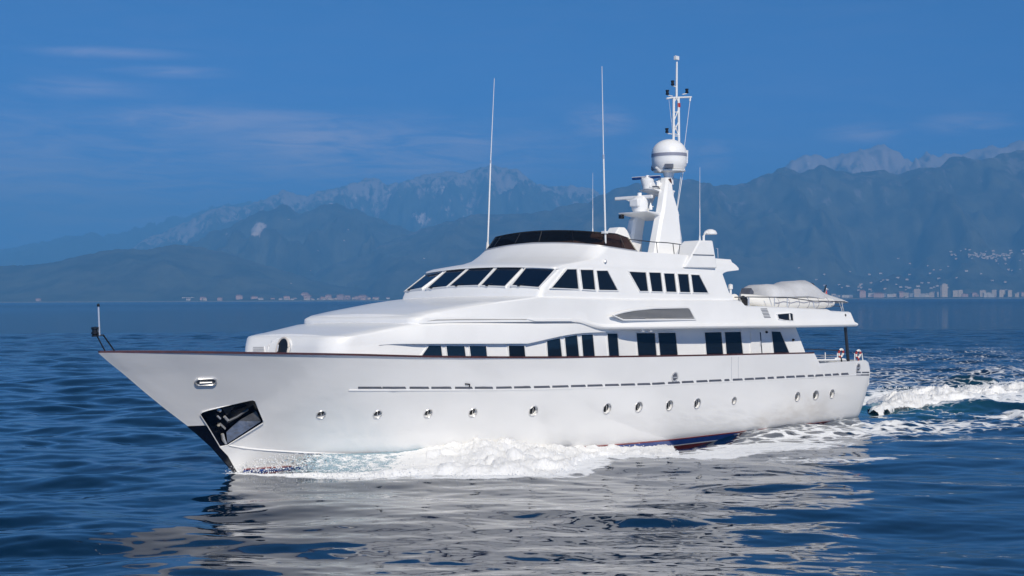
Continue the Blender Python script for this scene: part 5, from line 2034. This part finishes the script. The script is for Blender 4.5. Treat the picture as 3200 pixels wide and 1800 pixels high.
ridge('mountain', [(250, 900), (400, 850), (500, 800), (621, 728), (680, 700), (745, 673), (790, 655), (826, 642), (882, 629), (932, 638), (1000, 636), (1056, 635), (1100, 645), (1149, 660), (1242, 697), (1317, 722), (1420, 760), (1600, 830), (1750, 900)],
      6200, 8200, .4, 'hill_green', rock=.2, quarries=[(805, 715, 34, 26, -.7, 1.04), (812, 745, 8, 18, .2, 0.92), (710, 730, 12, 12, 0, 0.67), (900, 725, 14, 22, 0, 0.57)], seed=5.1)
ridge('mountain', [(2300, 640), (2400, 560), (2440, 545), (2480, 505), (2530, 485), (2560, 486), (2590, 500), (2610, 494), (2660, 478), (2700, 470), (2760, 465), (2800, 474), (2870, 490), (2920, 478), (2960, 452), (2985, 452), (3020, 466), (3060, 470), (3120, 462), (3200, 440), (3400, 400), (3700, 420), (4100, 470)],
      7600, 10400, .4, 'hill_rock', rock=.85, quarries=[(2740, 490, 60, 22, 0, 0.58), (2530, 510, 30, 16, -.4, 0.67), (2985, 462, 14, 10, 0, 0.72)], seed=9.4)
ridge('mountain', [(900, 880), (1050, 818), (1150, 780), (1240, 742), (1330, 712), (1450, 682), (1530, 668), (1600, 657), (1724, 639), (1836, 615), (1923, 586), (2004, 566), (2080, 563), (2159, 568), (2277, 571), (2345, 555), (2451, 532), (2494, 542), (2540, 522), (2575, 508), (2619, 518), (2700, 530), (2800, 527), (2880, 519), (2940, 512), (2985, 500), (3030, 498), (3078, 493), (3120, 492), (3200, 475), (3400, 430), (3800, 470), (4200, 520)],
      SHORE + 500, 7600, .4, 'hill_green', rock=.44, quarries=[(3060, 560, 20, 60, .6, 0.62), (2700, 640, 60, 12, .1, 0.52), (1640, 690, 30, 8, 0, 0.52)], seed=12.8, rough=.75)


# ---- shoreline town
def facade_mat(name, wall, rows, cols):
    m = bpy.data.materials.new(name)
    m.use_nodes = True
    MAT[name] = m
    k = NT(m.node_tree)
    p = m.node_tree.nodes['Principled BSDF']
    p.inputs['Roughness'].default_value = .8
    tc = k.n('ShaderNodeTexCoord').outputs['Object']
    base = k.mix(k.mapr(k.noise(tc, .12, 3, .5), .3, .7), tuple(c * .88 for c in wall), wall)
    sep = k.n('ShaderNodeSeparateXYZ')
    k.link(tc, sep.inputs[0])
    wx = k.math('LESS_THAN', k.math('FRACT', k.math('DIVIDE', sep.outputs[0], 4.2)), .42)
    wz = k.math('LESS_THAN', k.math('FRACT', k.math('DIVIDE', sep.outputs[2], 3.4)), .48)
    k.link(k.mix(k.math('MULTIPLY', wx, wz), base, (.07, .08, .10)), p.inputs['Base Color'])


facade_mat('facade_cream', (.72, .57, .42), 5, 4)
facade_mat('facade_white', (.74, .66, .57), 5, 4)
facade_mat('facade_pink', (.66, .43, .34), 5, 4)
facade_mat('facade_grey', (.40, .39, .40), 5, 4)
mat('roof_tile', (.26, .13, .09), .9)
mat('roof_flat', (.33, .31, .30), .9)
mat('far_window', (.06, .07, .09), .3)


def wmesh(name, mb, material, parent=None):
    o = link_mesh(name, mb.V, mb.F, material, parent, local=False, smooth=False)
    return o


def make_building(w, d, h, facade, pitched, floors, bays, tower=False):
    root = bpy.data.objects.new('apartment_block' if floors > 3 else 'shore_house', None)
    COL.objects.link(root)
    m = MB()
    m.box((0, 0, h / 2), (w, d, h))
    m.box((0, 0, h + .4), (w * 1.03, d * 1.03, .8))
    if tower:
        m.box((-w * .56, d * .1, h * .46), (w * .16, d * .8, h * .92))
        m.box((w * .1, 0, h + 2.2), (w * .4, d * .4, 3))
    wmesh('wall', m, facade, root)
    m = MB()
    if pitched:
        m.add([(-w * .53, -d * .53, h + .8), (w * .53, -d * .53, h + .8), (w * .53, d * .53, h + .8), (-w * .53, d * .53, h + .8), (-w * .3, 0, h + .8 + w * .16), (w * .3, 0, h + .8 + w * .16)], [(0, 1, 5, 4), (1, 2, 5), (2, 3, 4, 5), (3, 0, 4), (0, 3, 2, 1)])
        wmesh('roof', m, 'roof_tile', root)
    else:
        m.box((0, 0, h + .95), (w * .9, d * .9, .3))
        m.box((w * .2, 0, h + 1.9), (w * .2, d * .3, 1.8))
        wmesh('roof', m, 'roof_flat', root)
    return root


PROTO = {}


def place(key, loc, sc, rot=0.0, label=None, cat='building', group=None):
    args = {'tower': (22, 20, 46, 'facade_cream', False, 13, 5, True), 'block': (24, 16, 27, 'facade_cream', False, 7, 5), 'block_white': (30, 16, 20, 'facade_white', False, 5, 6),
            'block_pink': (26, 16, 18, 'facade_pink', True, 5, 5), 'block_grey': (26, 16, 19, 'facade_grey', False, 5, 5), 'house': (15, 12, 8, 'facade_white', True, 2, 3), 'house_pink': (17, 12, 9, 'facade_pink', True, 3, 3), 'house_cream': (14, 11, 9, 'facade_cream', True, 3, 3)}[key]
    if key not in PROTO:
        PROTO[key] = make_building(*args)
        root = PROTO[key]
    else:
        src = PROTO[key]
        root = src.copy()
        COL.objects.link(root)
        for ch in list(src.children):
            c = ch.copy()
            COL.objects.link(c)
            c.parent = root
    root.location = loc
    root.rotation_euler = (0, 0, rot)
    root.scale = sc
    for kx in ('label', 'category', 'group'):
        if kx in root:
            del root[kx]
    props(root, label, cat, group)
    return root


def shore_z(Y):
    d = Y - SHORE
    return float(np.interp(d, [0, 60, 1800, 4500], [.5, 4, 14, 30]))


def at_shore(px, Y):
    return ((px - 1600) / F_PX * Y, Y, shore_z(Y) - 1)


G_R, G_L, G_H = 'apartment blocks of the shoreline town', 'low houses along the left shoreline', 'houses scattered on the hillside'
place('tower', at_shore(2949, 5350), (1, 1, 1.02), .15, 'tallest pale tower block standing alone on the shoreline at the right', 'tower block')
place('block', at_shore(2866, 5300), (.95, 1, 1.1), -.2, 'pinkish high block left of the tallest tower in the shoreline town', 'building')
for i, (px, w, h, nm) in enumerate(((2983, .8, .9, 'pale block first to the right of the gap beside the tall tower'), (2999, .7, .95, 'pale block second to the right of the gap beside the tall tower'))):
    place('block', at_shore(px, 5400), (w, 1, h), .1, nm, 'building')
place('block_pink', at_shore(2693, 5250), (.9, 1, 1.25), .2, 'pink stepped block nearest the yacht flag in the shoreline town', 'building')
lab_r = 'small pale building in the shoreline town right of the stern'
lab_l = 'tiny low house on the shoreline left of the wheelhouse'
lab_h = 'tiny white house on the hazy hillside above the stern'
rg = np.random.default_rng(5)
for (x, w, h, key) in ((3043, .8, .75, 'block_pink'), (3070, .9, .9, 'block'), (3085, .9, .8, 'block_white'), (3108, .8, .95, 'block'), (3125, .7, .95, 'block'), (3140, .9, .95, 'block'), (3152, .7, .9, 'block'), (3196, .8, .8, 'block_pink'),
                       (2900, 1, .5, 'block_white'), (2912, .5, .7, 'block'), (2922, .5, .75, 'block'), (2931, .5, .7, 'block'), (2848, .9, .75, 'block_grey'), (2815, .8, 1.0, 'block_pink'), (2830, .9, .6, 'block_pink'), (2762, .9, .7, 'block_grey'),
                       (2780, .7, .6, 'block_white'), (2745, 1.4, .8, 'block_pink'), (2725, 1.0, .8, 'block_white'), (2640, .9, .5, 'block_white'), (2655, .7, .5, 'block_grey'), (2612, .7, .5, 'block_grey'), (2626, .7, .45, 'block_white'), (3015, .8, .6, 'block_pink')):
    Y = rg.uniform(5120, 5600)
    place(key, at_shore(x, Y), (w, 1, h), rg.uniform(-.3, .3), lab_r, 'building', G_R)
for i in range(60):
    x = rg.uniform(2560, 3230)
    Y = rg.uniform(5090, 5900)
    key = ['block_white', 'block_pink', 'block_grey', 'house', 'house_pink', 'house_cream', 'block'][int(rg.integers(7))]
    f = rg.uniform(.45, .8)
    place(key, at_shore(x, Y), (f, f, f * rg.uniform(.6, .9)), rg.uniform(-.5, .5), lab_r, 'building', G_R)
for i in range(60):
    x = float(rg.choice([rg.normal(960, 90), rg.normal(1090, 60), rg.uniform(560, 1250), rg.uniform(20, 700)], p=[.35, .25, .25, .15]))
    Y = rg.uniform(5080, 5500)
    key = ['house', 'house_pink', 'house_cream', 'house', 'block_pink'][int(rg.integers(5))]
    f = rg.uniform(.6, 1.05)
    place(key, at_shore(x, Y), (f, f, f * rg.uniform(.7, 1.1)), rg.uniform(-.5, .5), lab_l, 'house', G_L)
place('block_white', at_shore(590, 5300), (1.5, 1, .55), 0, 'long low white building on the left shore above the bow', 'building')
place('block_white', at_shore(677, 5350), (1.5, 1, .5), 0, 'long low white building on the left shore ahead of the foredeck', 'building')
place('house_pink', at_shore(953, 5600), (1.6, 1, 2.2), 0, 'taller pinkish house behind the left shoreline village', 'house')

# hillside houses: set on the nearest slope by dropping a ray
bpy.context.view_layer.update()
slopes = [o for o in SC.objects if o.name.startswith(('mountain', 'hills'))]
trees_ = [BVHTree.FromObject(o, bpy.context.evaluated_depsgraph_get()) for o in slopes]
n_h = 0
for i in range(150):
    c = rg.random()
    if c < .5:
        x, y = rg.normal(3090, 75), rg.normal(800, 9)
    elif c < .72:
        x, y = rg.uniform(2450, 3200), rg.normal(850, 28)
    elif c < .92:
        x, y = rg.uniform(2560, 2960), rg.normal(900, 9)
    else:
        x, y = rg.uniform(900, 1480), rg.normal(800, 60)
    a, b = und(x, y)
    d = Vector((a / F_PX, 1, -b / F_PX)).normalized()
    best = None
    for t in trees_:
        loc, nor, idx, dist = t.ray_cast(Vector((0, 0, CAM_H)), d)
        if loc is not None and (best is None or dist < best[1]):
            best = (loc, dist)
    if best is None or y > 932:
        continue
    f = rg.uniform(.35, .7) * (1 if x > 2400 else .7)
    place(['house', 'house', 'house_cream'][int(rg.integers(3))], tuple(best[0] - Vector((0, 0, .8))), (f * 1.4, f, f), rg.uniform(-.4, .4), lab_h if x > 2400 else 'tiny white house on the hazy hillside ahead of the wheelhouse', 'house', G_H if x > 2400 else 'houses on the slope left of the wheelhouse')


# ---- the air over the bay
def haze():
    m = bpy.data.materials.new('haze')
    m.use_nodes = True
    MAT['haze'] = m
    t = m.node_tree
    t.nodes.remove(t.nodes['Principled BSDF'])
    k = NT(t)
    v = k.n('ShaderNodeVolumePrincipled')
    v.inputs['Color'].default_value = (*HAZE_COL, 1)
    v.inputs['Density'].default_value = HAZE_DENS
    v.inputs['Anisotropy'].default_value = -0.15
    k.link(v.outputs[0], t.nodes['Material Output'].inputs['Volume'])
    mb = MB().box((0, 8800, 560), (30000, 20000, 1260))
    o = link_mesh('haze', mb.V, mb.F, 'haze', None, local=False, smooth=False)
    o['kind'] = 'stuff'


HAZE_COL = (.145, .47, 1.0)
HAZE_DENS = 1.85e-4
haze()
